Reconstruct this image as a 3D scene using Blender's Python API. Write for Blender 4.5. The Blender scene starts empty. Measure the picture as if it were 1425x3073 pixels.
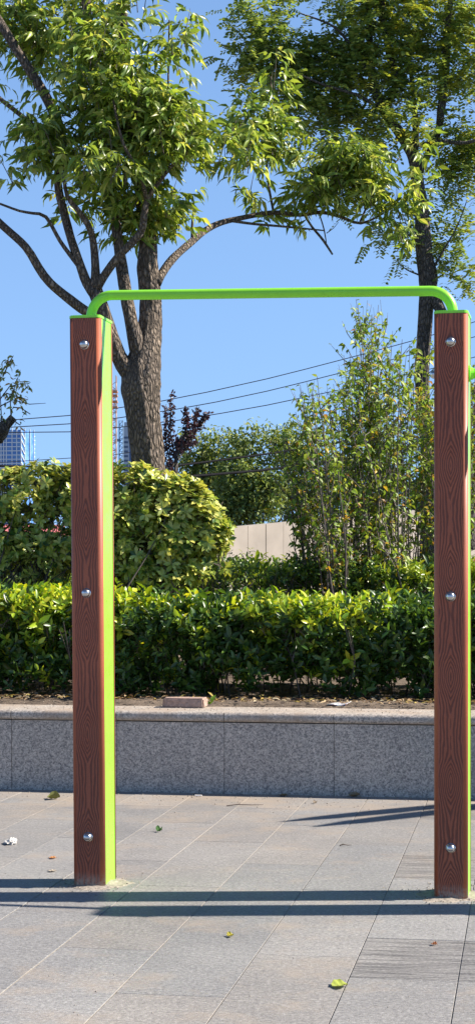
import bpy, bmesh, math, random
import numpy as np
from mathutils import Vector, noise
random.seed(7); rng = np.random.default_rng(7)
R = math.radians
scene = bpy.context.scene
COL = scene.collection
FPX, HZ, CX, CAMH = 5200.0, 1740.0, 712.5, 1.3     # focal length, horizon row, centre column (photo pixels), eye height

def P(px, py, Y):
    return Vector(((px-CX)/FPX*Y, Y, CAMH-(py-HZ)/FPX*Y))
def G(px, py, z=0.0):                                # point on a level surface of height z
    Y = FPX*(CAMH-z)/(py-HZ)
    return Vector(((px-CX)/FPX*Y, Y, z))
TH = R(9.4)
U = Vector((math.cos(TH), -math.sin(TH), 0)); V = Vector((math.sin(TH), math.cos(TH), 0)); Z = Vector((0, 0, 1))
def UV(u, v, z=0.0): return U*u + V*v + Z*z

# ------------------------------------------------------------------ object helpers
def tag(o, label=None, cat=None, group=None, kind=None):
    if label: o['label'] = label
    if cat: o['category'] = cat
    if group: o['group'] = group
    if kind: o['kind'] = kind
    return o
def empty(name, loc):
    o = bpy.data.objects.new(name, None); COL.objects.link(o); o.location = Vector(loc); o.empty_display_size = .1
    return o
def org(o):
    p = Vector(o.location)
    while o.parent: o = o.parent; p = p + Vector(o.location)
    return p
def build(name, verts, faces, mat, parent=None, loc=None, smooth=False, attrs=None, mats=None, midx=None):
    v = np.asarray([tuple(a) for a in verts] if not isinstance(verts, np.ndarray) else verts, dtype=np.float64).reshape(-1, 3)
    o0 = org(parent) if parent else Vector(loc if loc is not None else (0, 0, 0))
    v = v - np.array(o0)
    me = bpy.data.meshes.new(name)
    if isinstance(faces, np.ndarray):
        n, k = faces.shape
        me.vertices.add(len(v)); me.vertices.foreach_set('co', v.astype(np.float32).ravel())
        me.loops.add(n*k); me.loops.foreach_set('vertex_index', faces.astype(np.int32).ravel())
        me.polygons.add(n); me.polygons.foreach_set('loop_start', np.arange(0, n*k, k, dtype=np.int32))
        me.update(calc_edges=True)
    else:
        me.from_pydata([tuple(a) for a in v], [], faces); me.update()
    if attrs is not None:
        a = me.color_attributes.new('leafcol', 'FLOAT_COLOR', 'POINT')
        a.data.foreach_set('color', attrs.astype(np.float32).ravel())
    for m in (mats or [mat]): me.materials.append(m)
    if midx is not None: me.polygons.foreach_set('material_index', np.asarray(midx, dtype=np.int32))
    if smooth: me.polygons.foreach_set('use_smooth', np.ones(len(me.polygons), dtype=bool))
    o = bpy.data.objects.new(name, me); COL.objects.link(o)
    if parent: o.parent = parent
    else: o.location = o0
    return o

class MB:
    def __init__(s): s.v = []; s.f = []; s.m = []
    def add(s, vs, fs, m=0):
        b = len(s.v); s.v += [Vector(a) for a in vs]
        for f in fs: s.f.append(tuple(b+i for i in f)); s.m.append(m)
    def box(s, o, a, b, c, m=0):                     # corner o, edge vectors a, b, c
        vs = [o, o+a, o+a+b, o+b, o+c, o+a+c, o+a+b+c, o+b+c]
        s.add(vs, [(0,3,2,1),(4,5,6,7),(0,1,5,4),(1,2,6,5),(2,3,7,6),(3,0,4,7)], m)
    def tube(s, pts, rad, n=8, cap=True, m=0, rough=0.0, seed=0):
        pts = [Vector(p) for p in pts]; k = len(pts)
        if not hasattr(rad, '__len__'): rad = [rad]*k
        ref = None; rings = []
        for i in range(k):
            t = (pts[min(i+1, k-1)]-pts[max(i-1, 0)]).normalized()
            if ref is None:
                ref = t.cross(Vector((0, 1, 0.01)));
                if ref.length < .1: ref = t.cross(Vector((1, 0, 0)))
                ref.normalize()
            ref = (ref - t*ref.dot(t)).normalized(); bi = t.cross(ref)
            ring = []
            for j in range(n):
                a = 2*math.pi*j/n; d = ref*math.cos(a)+bi*math.sin(a)
                r = rad[i]
                if rough:
                    q = Vector((math.cos(a)*3.2+seed, math.sin(a)*3.2, pts[i].z*3.0))
                    q2 = Vector((math.cos(a)*9+seed, math.sin(a)*9, pts[i].z*9.0))
                    r *= 1+rough*(noise.noise(q)*1.3+noise.noise(q2)*.9)
                ring.append(pts[i]+d*r)
            rings.append(ring)
        b = len(s.v)
        for r_ in rings: s.v += r_
        for i in range(k-1):
            for j in range(n):
                s.f.append((b+i*n+j, b+i*n+(j+1) % n, b+(i+1)*n+(j+1) % n, b+(i+1)*n+j)); s.m.append(m)
        if cap:
            s.f.append(tuple(b+j for j in reversed(range(n)))); s.m.append(m)
            s.f.append(tuple(b+(k-1)*n+j for j in range(n))); s.m.append(m)
    def prism(s, prof, o, A, B, C, m=0):             # profile (a,b) extruded along C
        n = len(prof); lo = [o+A*p[0]+B*p[1] for p in prof]; hi = [p+C for p in lo]
        s.add(lo+hi, [tuple(range(n-1, -1, -1)), tuple(range(n, 2*n))]+[(i, (i+1) % n, n+(i+1) % n, n+i) for i in range(n)], m)
    def build(s, name, mat, parent=None, loc=None, smooth=False, mats=None):
        return build(name, s.v, s.f, mat, parent, loc, smooth, mats=mats, midx=s.m if mats else None)

def spline(pts, step):                               # Catmull-Rom through (Vector, radius)
    out = []; n = len(pts)
    for i in range(n-1):
        p0, p1, p2, p3 = pts[max(i-1, 0)], pts[i], pts[i+1], pts[min(i+2, n-1)]
        L = (p2[0]-p1[0]).length; k = max(1, int(L/step))
        for j in range(k):
            t = j/k
            q = .5*((2*p1[0])+(p2[0]-p0[0])*t+(2*p0[0]-5*p1[0]+4*p2[0]-p3[0])*t*t+(3*p1[0]-p0[0]-3*p2[0]+p3[0])*t**3)
            out.append((q, p1[1]+(p2[1]-p1[1])*t))
    out.append(pts[-1]); return out

# ------------------------------------------------------------------ materials
def newmat(name):
    m = bpy.data.materials.new(name); m.use_nodes = True; nt = m.node_tree; nt.nodes.clear()
    out = nt.nodes.new('ShaderNodeOutputMaterial'); bs = nt.nodes.new('ShaderNodeBsdfPrincipled')
    nt.links.new(bs.outputs[0], out.inputs[0]); return m, nt, bs, out
def nd(nt, t, **k):
    n = nt.nodes.new(t)
    for a, b in k.items():
        if a.startswith('i_'): n.inputs[int(a[2:])].default_value = b
        else: setattr(n, a, b)
    return n
def ramp(nt, stops, src):
    r = nt.nodes.new('ShaderNodeValToRGB'); e = r.color_ramp.elements
    while len(e) < len(stops): e.new(.5)
    for el, (p, c) in zip(e, stops): el.position = p; el.color = (*c, 1) if len(c) == 3 else c
    nt.links.new(src, r.inputs[0]); return r
def texco(nt, scale=(1, 1, 1), rot=(0, 0, 0), space='Object'):
    tc = nt.nodes.new('ShaderNodeTexCoord'); mp = nt.nodes.new('ShaderNodeMapping')
    mp.inputs['Scale'].default_value = scale; mp.inputs['Rotation'].default_value = rot
    nt.links.new(tc.outputs[space], mp.inputs[0]); return mp.outputs[0]
def tnoise(nt, co, scale, detail=3, rough=.55, dist=0):
    n = nt.nodes.new('ShaderNodeTexNoise'); n.inputs['Scale'].default_value = scale
    n.inputs['Detail'].default_value = detail; n.inputs['Roughness'].default_value = rough; n.inputs['Distortion'].default_value = dist
    nt.links.new(co, n.inputs['Vector']); return n
def mixc(nt, fac, a, b, mode='MIX'):
    m = nt.nodes.new('ShaderNodeMix'); m.data_type = 'RGBA'; m.blend_type = mode
    for s, val in ((m.inputs[0], fac), (m.inputs[6], a), (m.inputs[7], b)):
        if hasattr(val, 'is_output'): nt.links.new(val, s)
        elif hasattr(val, '__len__'): s.default_value = (*val, 1) if len(val) == 3 else val
        else: s.default_value = val
    return m.outputs[2]
def math_(nt, op, a, b=None, c=None, clamp=False):
    m = nt.nodes.new('ShaderNodeMath'); m.operation = op; m.use_clamp = clamp
    for i, val in enumerate((a, b, c)):
        if val is None: continue
        if hasattr(val, 'is_output'): nt.links.new(val, m.inputs[i])
        else: m.inputs[i].default_value = val
    return m.outputs[0]
def bump(nt, bs, h, strength=.3, dist=.01):
    b = nt.nodes.new('ShaderNodeBump'); b.inputs['Strength'].default_value = strength; b.inputs['Distance'].default_value = dist
    nt.links.new(h, b.inputs['Height']); nt.links.new(b.outputs[0], bs.inputs['Normal'])

def m_plain(name, col, rough=.5, metal=0, var=.15, scale=12, bs_=0.0):
    m, nt, bs, _ = newmat(name); co = texco(nt); n = tnoise(nt, co, scale)
    c = ramp(nt, [(.3, tuple(x*(1-var) for x in col)), (.7, tuple(min(1, x*(1+var)) for x in col))], n.outputs[0])
    nt.links.new(c.outputs[0], bs.inputs['Base Color']); bs.inputs['Roughness'].default_value = rough; bs.inputs['Metallic'].default_value = metal
    if rough < .75 and sum(col) < .12: bs.inputs['Specular IOR Level'].default_value = 0.0
    if bs_: bump(nt, bs, n.outputs[0], bs_, .01)
    return m

def m_granite(name, dusty):
    m, nt, bs, _ = newmat(name); co = texco(nt)
    v = nt.nodes.new('ShaderNodeTexVoronoi'); v.inputs['Scale'].default_value = 150; nt.links.new(co, v.inputs['Vector'])
    sep = nt.nodes.new('ShaderNodeSeparateColor'); nt.links.new(v.outputs['Color'], sep.inputs[0])
    base = ramp(nt, [(0, (.07, .075, .085)), (.28, (.12, .125, .135)), (.45, (.24, .245, .25)), (.8, (.34, .34, .34)), (1, (.46, .45, .44))], sep.outputs[0])
    n = tnoise(nt, co, 62, 3); c2 = mixc(nt, .45, base.outputs[0], ramp(nt, [(.35, (.10, .105, .115)), (.62, (.36, .36, .355))], n.outputs[0]).outputs[0])
    big = tnoise(nt, co, 2.2, 4); c3 = mixc(nt, 1.0, c2, ramp(nt, [(.3, (1.34, 1.20, 1.04)), (.7, (1.66, 1.46, 1.25))], big.outputs[0]).outputs[0], 'MULTIPLY')
    if dusty:
        d = tnoise(nt, co, 3.5, 6, .7); f = ramp(nt, [(.42, (0, 0, 0)), (.62, (.8, .8, .8))], d.outputs[0])
        c3 = mixc(nt, f.outputs[0], c3, (.32, .25, .19))
    nt.links.new(c3, bs.inputs['Base Color']); bs.inputs['Roughness'].default_value = .7
    bump(nt, bs, n.outputs[0], .25, .004); return m

def m_paver(name, grooved=False):
    m, nt, bs, _ = newmat(name); co = texco(nt)
    at = nt.nodes.new('ShaderNodeAttribute'); at.attribute_name = 'leafcol'
    n1 = tnoise(nt, co, 190, 2); n2 = tnoise(nt, co, 1.3, 5, .6); n3 = tnoise(nt, co, 26, 4, .7)
    n0 = tnoise(nt, co, 75, 3, .75)
    base = ramp(nt, [(.28, (.12, .118, .116)), (.46, (.215, .209, .202)), (.57, (.255, .248, .240)), (.74, (.40, .39, .378))], n0.outputs[0])
    c = mixc(nt, 1., base.outputs[0], ramp(nt, [(.3, (.85, .85, .86)), (.7, (1.12, 1.12, 1.11))], n3.outputs[0]).outputs[0], 'MULTIPLY')
    c = mixc(nt, 1., c, at.outputs[0], 'MULTIPLY')
    c = mixc(nt, 1., c, ramp(nt, [(.3, (.82, .82, .83)), (.7, (1.15, 1.14, 1.12))], n2.outputs[0]).outputs[0], 'MULTIPLY')
    # drifted dust, thicker against the planter wall
    rot = texco(nt, rot=(0, 0, TH)); sx = nt.nodes.new('ShaderNodeSeparateXYZ'); nt.links.new(rot, sx.inputs[0])
    near = math_(nt, 'MULTIPLY_ADD', sx.outputs[1], .42, -3.75, True)
    dn = tnoise(nt, co, 2.4, 7, .72); dd = math_(nt, 'ADD', dn.outputs[0], math_(nt, 'MULTIPLY', near, .30))
    f = ramp(nt, [(.52, (0, 0, 0)), (.80, (.8, .8, .8))], dd)
    c = mixc(nt, f.outputs[0], c, (.33, .265, .20))
    # small pale scuffs and dark spots
    sp = tnoise(nt, co, 9, 6, .8); f2 = ramp(nt, [(.66, (0, 0, 0)), (.78, (.35, .35, .35))], sp.outputs[0]); c = mixc(nt, f2.outputs[0], c, (.40, .37, .34))
    sp2 = tnoise(nt, co, 5.3, 5, .75); f3 = ramp(nt, [(.24, (.35, .35, .35)), (.36, (0, 0, 0))], sp2.outputs[0]); c = mixc(nt, f3.outputs[0], c, (.14, .135, .13))
    h = n1.outputs[0]
    if grooved:
        st = nt.nodes.new('ShaderNodeMapping'); st.inputs['Scale'].default_value = (3, 95, 1); nt.links.new(rot, st.inputs[0])
        w = tnoise(nt, st.outputs[0], 1.0, 2, .5)
        g = ramp(nt, [(.38, (.42, .42, .43)), (.56, (1, 1, 1))], w.outputs[0]); c = mixc(nt, 1., c, g.outputs[0], 'MULTIPLY'); h = w.outputs[0]
    nt.links.new(c, bs.inputs['Base Color']); bs.inputs['Roughness'].default_value = .62
    bump(nt, bs, h, .35, .004); return m

def m_wood(name, U_, V_, origin, W, phase, lean=0):
    """moulded plank: raised cathedral grain on the flat face, plain rounded edges"""
    m, nt, bs, _ = newmat(name)
    tc = nt.nodes.new('ShaderNodeTexCoord')
    geo = nt.nodes.new('ShaderNodeVectorMath'); geo.operation = 'DOT_PRODUCT'; nt.links.new(tc.outputs['Object'], geo.inputs[0]); geo.inputs[1].default_value = tuple(U_)
    sz = nt.nodes.new('ShaderNodeSeparateXYZ'); nt.links.new(tc.outputs['Object'], sz.inputs[0])
    a = math_(nt, 'ADD', geo.outputs['Value'], -origin.dot(U_)); a = math_(nt, 'ADD', a, math_(nt, 'MULTIPLY', sz.outputs[2], lean))
    z = sz.outputs[2]
    cb = nt.nodes.new('ShaderNodeCombineXYZ'); nt.links.new(math_(nt, 'MULTIPLY', a, 1.6), cb.inputs[0]); nt.links.new(math_(nt, 'MULTIPLY', z, .55), cb.inputs[2]); cb.inputs[1].default_value = phase
    ns = tnoise(nt, cb.outputs[0], 9, 3, .6)
    ns2 = tnoise(nt, cb.outputs[0], 30, 2, .5)
    wob = math_(nt, 'ADD', math_(nt, 'MULTIPLY', math_(nt, 'SUBTRACT', ns.outputs[0], .5), 1.7), math_(nt, 'MULTIPLY', math_(nt, 'SUBTRACT', ns2.outputs[0], .5), .45))
    th = math_(nt, 'ADD', math_(nt, 'MULTIPLY', z, 2*math.pi/.43), phase)
    th2 = math_(nt, 'ADD', th, math_(nt, 'MULTIPLY', math_(nt, 'SINE', th), .8))
    co = math_(nt, 'MULTIPLY', math_(nt, 'COSINE', th2), 1.35)
    x = math_(nt, 'DIVIDE', a, W/2); ax = math_(nt, 'ABSOLUTE', x)
    f = math_(nt, 'ADD', math_(nt, 'MULTIPLY', math_(nt, 'POWER', ax, 1.15), 5.0), math_(nt, 'ADD', math_(nt, 'MULTIPLY', math_(nt, 'MULTIPLY', co, -1), math_(nt, 'SUBTRACT', 1.15, ax)), wob))
    s = math_(nt, 'SINE', math_(nt, 'MULTIPLY', f, 2*math.pi*1.4))
    gr = ramp(nt, [(.0, (0, 0, 0)), (.35, (.25, .25, .25)), (.62, (1, 1, 1))], math_(nt, 'MULTIPLY_ADD', s, .5, .5))
    flat = math_(nt, 'MULTIPLY', math_(nt, 'SUBTRACT', .72, ax), 30, None, True)
    gv = math_(nt, 'SUBTRACT', 1.0, math_(nt, 'MULTIPLY', math_(nt, 'SUBTRACT', 1.0, gr.outputs[0]), flat))
    fine = tnoise(nt, tc.outputs['Object'], 320, 2)
    c = mixc(nt, gv, (.150, .036, .016), (.325, .086, .038))
    c = mixc(nt, 1., c, ramp(nt, [(.3, (.85, .85, .85)), (.7, (1.12, 1.12, 1.12))], fine.outputs[0]).outputs[0], 'MULTIPLY')
    big = tnoise(nt, tc.outputs['Object'], 4, 4); c = mixc(nt, 1., c, ramp(nt, [(.3, (.86, .84, .84)), (.7, (1.12, 1.14, 1.14))], big.outputs[0]).outputs[0], 'MULTIPLY')
    # splashed mortar along the foot
    zz = math_(nt, 'MULTIPLY', math_(nt, 'SUBTRACT', .065, z), 18, None, True)
    sn = tnoise(nt, tc.outputs['Object'], 60, 4, .7)
    mf = math_(nt, 'MULTIPLY', zz, math_(nt, 'MULTIPLY', math_(nt, 'SUBTRACT', sn.outputs[0], .36), 5, None, True))
    c = mixc(nt, mf, c, (.30, .25, .20))
    nt.links.new(c, bs.inputs['Base Color']); bs.inputs['Roughness'].default_value = .5
    bump(nt, bs, gv, .75, .004); return m

def m_leaf(name, gloss=.4, trans=.35, tint=(1.25, 1.15, .55)):
    m, nt, bs, out = newmat(name)
    at = nt.nodes.new('ShaderNodeAttribute'); at.attribute_name = 'leafcol'
    nt.links.new(at.outputs[0], bs.inputs['Base Color']); bs.inputs['Roughness'].default_value = gloss
    tr = nt.nodes.new('ShaderNodeBsdfTranslucent'); nt.links.new(mixc(nt, 1., at.outputs[0], tint, 'MULTIPLY'), tr.inputs[0])
    mx = nt.nodes.new('ShaderNodeMixShader'); mx.inputs[0].default_value = trans
    nt.links.new(bs.outputs[0], mx.inputs[1]); nt.links.new(tr.outputs[0], mx.inputs[2]); nt.links.new(mx.outputs[0], out.inputs[0]); return m

def m_bark(name, c1, c2, sc=1.0, strength=1.0):
    m, nt, bs, _ = newmat(name); co = texco(nt, (1, 1, .38))
    n0 = tnoise(nt, co, 9*sc, 3); vv = nt.nodes.new('ShaderNodeTexVoronoi'); vv.feature = 'DISTANCE_TO_EDGE'; vv.inputs['Scale'].default_value = 40*sc
    mx = mixc(nt, .06, co, n0.outputs['Color'], 'ADD'); nt.links.new(mx, vv.inputs['Vector'])
    n2 = tnoise(nt, co, 60*sc, 4, .7)
    h = math_(nt, 'ADD', math_(nt, 'MULTIPLY', math_(nt, 'MULTIPLY', vv.outputs[0], 2.6, None, True), .7), math_(nt, 'MULTIPLY', n2.outputs[0], .6))
    r = ramp(nt, [(.2, tuple(x*.3 for x in c1)), (.45, c1), (.85, c2)], h)
    big = tnoise(nt, texco(nt), 5, 4); c = mixc(nt, 1., r.outputs[0], ramp(nt, [(.3, (.75, .75, .78)), (.7, (1.2, 1.18, 1.12))], big.outputs[0]).outputs[0], 'MULTIPLY')
    nt.links.new(c, bs.inputs['Base Color']); bs.inputs['Roughness'].default_value = .9
    bump(nt, bs, h, strength, .03); return m

def m_soil(name):
    m, nt, bs, _ = newmat(name); co = texco(nt); a = tnoise(nt, co, 5, 8, .75); b = tnoise(nt, co, 70, 4, .7)
    c = ramp(nt, [(.3, (.075, .055, .04)), (.5, (.14, .108, .08)), (.72, (.26, .20, .15))], a.outputs[0])
    c = mixc(nt, 1., c.outputs[0], ramp(nt, [(.3, (.6, .6, .6)), (.7, (1.25, 1.22, 1.2))], b.outputs[0]).outputs[0], 'MULTIPLY')
    nt.links.new(c, bs.inputs['Base Color']); bs.inputs['Roughness'].default_value = .95; bump(nt, bs, b.outputs[0], .8, .02); return m

M = {}
M['green'] = m_plain('green_powder_coat', (.26, .70, .045), .30, 0, .03, 30)
_nt = M['green'].node_tree; _b = [n for n in _nt.nodes if n.type == 'BSDF_PRINCIPLED'][0]; _n = tnoise(_nt, texco(_nt), 14, 6, .75)
_nt.links.new(ramp(_nt, [(.35, (.22, .22, .22)), (.7, (.48, .48, .48))], _n.outputs[0]).outputs[0], _b.inputs['Roughness'])
M['steel'] = m_plain('polished_steel', (.55, .54, .53), .27, 1, .05, 40)
M['granite'] = m_granite('granite_panel', False); M['granite_cap'] = m_granite('granite_cap_dusty', True)
M['paver'] = m_paver('paver_granite'); M['paver_g'] = m_paver('paver_grooved', True)
M['sand'] = m_plain('joint_sand', (.31, .28, .24), .95, 0, .25, 60, .4)
M['mortar'] = m_plain('mortar', (.27, .235, .195), .95, 0, .35, 45, .8)
M['soil'] = m_soil('planter_soil')
M['joint'] = m_plain('dark_joint', (.13, .12, .11), .9)
M['leaf_ash'] = m_leaf('ash_leaf', .33, .46); M['leaf_soph'] = m_leaf('pagoda_leaf', .42, .42); M['leaf_eu'] = m_leaf('euonymus_leaf', .32, .30, (1.2, 1.15, .6))
M['leaf_priv'] = m_leaf('privet_leaf', .34, .34, (1.25, 1.2, .4)); M['leaf_lilac'] = m_leaf('lilac_leaf', .5, .38); M['leaf_plum'] = m_leaf('plum_leaf', .4, .3, (1.3, .8, .8)); M['leaf_far'] = m_leaf('far_leaf', .6, .35)
M['litter'] = m_leaf('dry_leaf', .8, .15, (1.1, 1, .8))
M['bark'] = m_bark('ash_bark', (.10, .078, .058), (.25, .20, .155)); M['bark_d'] = m_bark('dark_bark', (.06, .052, .045), (.15, .13, .115), 1.0, .8)
M['twig'] = m_plain('twig_bark', (.10, .08, .065), .9, 0, .3, 40, .4)
M['conc'] = m_plain('pale_concrete', (.30, .265, .225), .9, 0, .12, 3, .3)
M['brick'] = m_plain('brick_clay', (.36, .25, .20), .95, 0, .25, 55, .8)
M['wire'] = m_plain('wire', (.03, .035, .045), .6); M['cable'] = m_plain('cable', (.02, .02, .022), .7)

# ------------------------------------------------------------------ leaves
class Leaves:
    def __init__(s): s.p = []; s.d = []; s.n = []; s.l = []; s.w = []; s.c = []
    def add(s, p, d, n, l, w, c): s.p.append(tuple(p)); s.d.append(tuple(d)); s.n.append(tuple(n)); s.l.append(l); s.w.append(w); s.c.append(c)
    def build(s, name, mat, parent=None, loc=None, fold=.18, droop=.22, shape=(.78, .86)):
        p = np.array(s.p); d = np.array(s.d); n = np.array(s.n); l = np.array(s.l)[:, None]; w = np.array(s.w)[:, None]; c = np.array(s.c)
        d /= np.linalg.norm(d, axis=1)[:, None]+1e-9
        n = n-d*(n*d).sum(1)[:, None]; n /= np.linalg.norm(n, axis=1)[:, None]+1e-9
        sd = np.cross(d, n); k = len(p)
        h = w*.5
        f0, f1 = shape
        vs = np.stack([p, p+d*l*.30+sd*h*f0+n*w*fold, p+d*l*.64+sd*h*f1+n*(w*fold-l*droop*.3),
                       p+d*l*.98-n*l*droop, p+d*l*.64-sd*h*f1+n*(w*fold-l*droop*.3), p+d*l*.30-sd*h*f0+n*w*fold, p+d*l*.5-n*l*droop*.12], axis=1).reshape(-1, 3)
        b = np.arange(k)[:, None, None]*7
        tri = np.array([[0, 1, 6], [1, 2, 6], [2, 3, 6], [3, 4, 6], [4, 5, 6], [5, 0, 6]])[None]
        f = (b+tri).reshape(-1, 3)
        col = np.repeat(np.concatenate([c, np.ones((k, 1))], 1), 7, axis=0)
        return build(name, vs, f, mat, parent, loc, attrs=col)
def rv():
    v = Vector(rng.normal(size=3)); return v.normalized()
def lc(pal, j=.18):
    c = pal[rng.integers(len(pal))]; k = 1+rng.uniform(-j, j); h = rng.uniform(-.12, .12)
    return (max(.004, c[0]*k*(1+h)), max(.004, c[1]*k), max(.003, c[2]*k*(1-h)))

PAL_ASH = [(.23, .33, .055), (.29, .39, .075), (.12, .19, .035), (.44, .50, .15), (.17, .25, .045)]
PAL_SOPH = [(.19, .28, .075), (.23, .32, .085), (.27, .36, .08), (.13, .21, .065), (.36, .43, .14)]
PAL_SOPH_Y = [(.36, .40, .06), (.30, .35, .055)]
PAL_EU = [(.46, .49, .09), (.58, .59, .16), (.26, .34, .055), (.50, .53, .15)]
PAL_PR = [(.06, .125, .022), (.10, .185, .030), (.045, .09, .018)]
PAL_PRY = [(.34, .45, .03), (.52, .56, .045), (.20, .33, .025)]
PAL_LI = [(.20, .31, .04), (.27, .38, .055), (.35, .43, .07), (.13, .22, .035)]
PAL_YE = [(.50, .34, .03), (.55, .40, .05), (.50, .36, .04), (.46, .24, .03)]
PAL_PL = [(.06, .035, .045), (.085, .05, .055), (.045, .03, .04), (.07, .06, .05)]
PAL_FAR = [(.22, .30, .08), (.20, .27, .075), (.14, .20, .06), (.30, .36, .12)]

def ash_spray(L, tw, p, axis, n_nodes, pal=PAL_ASH):
    """one shoot with opposite compound leaves hanging outward"""
    ln = .085*n_nodes; tw.tube([p, p+axis*ln*.5+rv()*.01, p+axis*ln], [.004, .003, .0015], 4, False)
    for k in range(n_nodes):
        base = p+axis*(ln*(k+.6)/n_nodes); ph = rng.uniform(0, math.tau)
        for s in (0, math.pi):
            if rng.random() < .12: continue
            side = Vector((math.cos(ph+s), math.sin(ph+s), rng.uniform(-.25, .35)))
            d = (side+axis*.35*(k/n_nodes)).normalized(); rl = rng.uniform(.12, .18); e = base+d*rl+Z*(-.03)
            q = d.cross(Z)
            if q.length < .05: continue
            q.normalize()
            nrm = (Z*.8+rv()*.8)
            for t in (.35, .62, .88):
                for sg in (-1, 1):
                    if rng.random() < .08: continue
                    dd = (d*.75+q*sg*.75+Z*rng.uniform(-1.3, .1)+rv()*.45)
                    L.add(base+(e-base)*t, dd, nrm+rv()*.35, rng.uniform(.085, .135), rng.uniform(.030, .042), lc(pal, .32))
            L.add(e, d+Z*rng.uniform(-1.3, .1)+rv()*.2, nrm, rng.uniform(.11, .155), rng.uniform(.034, .046), lc(pal, .32))

def soph_spray(L, p, axis, pal, n_leaves=5, ls=1.12):
    for k in range(n_leaves):
        base = p+axis*.045*k; d = (rv()+axis*.5+Z*rng.uniform(-.5, .2)).normalized(); rl = rng.uniform(.13, .2)*ls
        q = d.cross(Z)
        if q.length < .05: continue
        q.normalize(); up = (Z+rv()*.6)
        for t in np.linspace(.2, 1, 6):
            for sg in (-1, 1):
                L.add(base+d*rl*t-Z*(.03*t*t), q*sg+d*.35+Z*rng.uniform(-.35, .1), up+rv()*.3, rng.uniform(.040, .056)*ls, rng.uniform(.021, .029)*ls, lc(pal))

def blob_pts(blobs, Y0, dens, depth=1.0, s=1.1925, inner=.0):
    """points filling ellipsoidal clumps given as (x, y, rx, ry, share) in picture coordinates at distance Y0"""
    out = []
    for bl in blobs:
        x, y, rx, ry = bl[:4]; sh = bl[4] if len(bl) > 4 else 1; dy = bl[5] if len(bl) > 5 else 0
        Yc = Y0+dy; k = Yc/FPX*s
        c = P(x*s, y*s, Yc); RX, RZ = rx*k, ry*k; RY = max(RX, RZ)*depth
        n = max(1, int(dens*sh*RX*RZ*math.pi*(.4+RY)))
        for _ in range(n):
            v = rv()*(inner+(1-inner)*rng.random()**(1/2.4))
            out.append((c+Vector((v.x*RX, v.y*RY, v.z*RZ)), v))
    return out
def limb(mb, pts, n=10, step=.08, rough=.1, seed=0):
    sp = spline([(P(x, y, Y), w*.5*Y/FPX) for x, y, Y, w in pts], step)
    mb.tube([a[0] for a in sp], [a[1] for a in sp], n, True, rough=rough, seed=seed)

# ================================================================== SETTING
mb = MB(); S = 4500
g = build('ground', [(-S, -60, -.03), (S, -60, -.03), (S, S, -.03), (-S, S, -.03)], [(0, 1, 2, 3)], m_plain('open_ground', (.16, .15, .12), .95, 0, .3, .05)); tag(g, kind='structure')
VW = 10.38                                            # front plane of the planter wall
# joints: a sand bed just below the pavers
sb = build('paving_bed', [UV(-9, 2.2, -.004), UV(9, 2.2, -.004), UV(9, VW+.05, -.004), UV(-9, VW+.05, -.004)], [(0, 1, 2, 3)], M['sand']); tag(sb, kind='structure')
vs, fs, cl, mi = [], [], [], []
CW, TL, J = .352, 1.263, .0016
def tile(u0, u1, v0, v1, gr):
    if v1 > VW: v1 = VW
    if v1-v0 < .02: return
    j = J*rng.uniform(.75, 1.3); ch = .0012
    o = [UV(u0+j, v0+j, -.0018), UV(u1-j, v0+j, -.0018), UV(u1-j, v1-j, -.0018), UV(u0+j, v1-j, -.0018)]
    dz = rng.uniform(-.0006, .0006)
    i_ = [UV(u0+j+ch, v0+j+ch, dz), UV(u1-j-ch, v0+j+ch, dz), UV(u1-j-ch, v1-j-ch, dz), UV(u0+j+ch, v1-j-ch, dz)]
    b = len(vs); vs.extend(o+i_); k = rng.uniform(.90, 1.07); t = rng.uniform(-.02, .03); cl.extend([(k*(1+t), k, k*(1-t), 1)]*8)
    for f in [(4, 5, 6, 7), (0, 1, 5, 4), (1, 2, 6, 5), (2, 3, 7, 6), (3, 0, 4, 7)]: fs.append(tuple(b+q for q in f)); mi.append(1 if gr else 0)
for c in range(-24, 25):
    u0 = -.566+(c-1)*CW; u1 = u0+CW
    if c == 1 or c == 2 or c == 3:                    # columns with the grooved half slabs
        v = 5.65-1.905*2
        while v < VW: tile(u0, u1, v, v+.635, True); tile(u0, u1, v+.635, v+1.905, False); v += 1.905
    else:
        v = (5.95 if c % 2 == 0 else 5.318)-TL*3
        while v < VW: tile(u0, u1, v, v+TL, False); v += TL
pv = build('pavement', vs, fs, None, attrs=np.array(cl), mats=[M['paver'], M['paver_g']], midx=mi); tag(pv, kind='structure')

# planter soil: uneven sheet behind the cap
ZC = .496
nu, nv = 150, 60; vs = []; us = np.linspace(-10, 10, nu); vv = VW+.42+np.concatenate([np.linspace(0, 3, 36), np.linspace(3.3, 34, 24)])
for v in vv:
    for u in us:
        e = min(1, (v-VW-.42)/.5)
        vs.append(UV(u, v, ZC-.012+(noise.noise(Vector((u*2, v*2, 0)))*.03+noise.noise(Vector((u*9, v*9, 3)))*.014+.02)*e))
fs = [(j*nu+i, j*nu+i+1, (j+1)*nu+i+1, (j+1)*nu+i) for j in range(nv-1) for i in range(nu-1)]
so = build('soil', vs, fs, M['soil'], smooth=True); tag(so, kind='structure')

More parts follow.
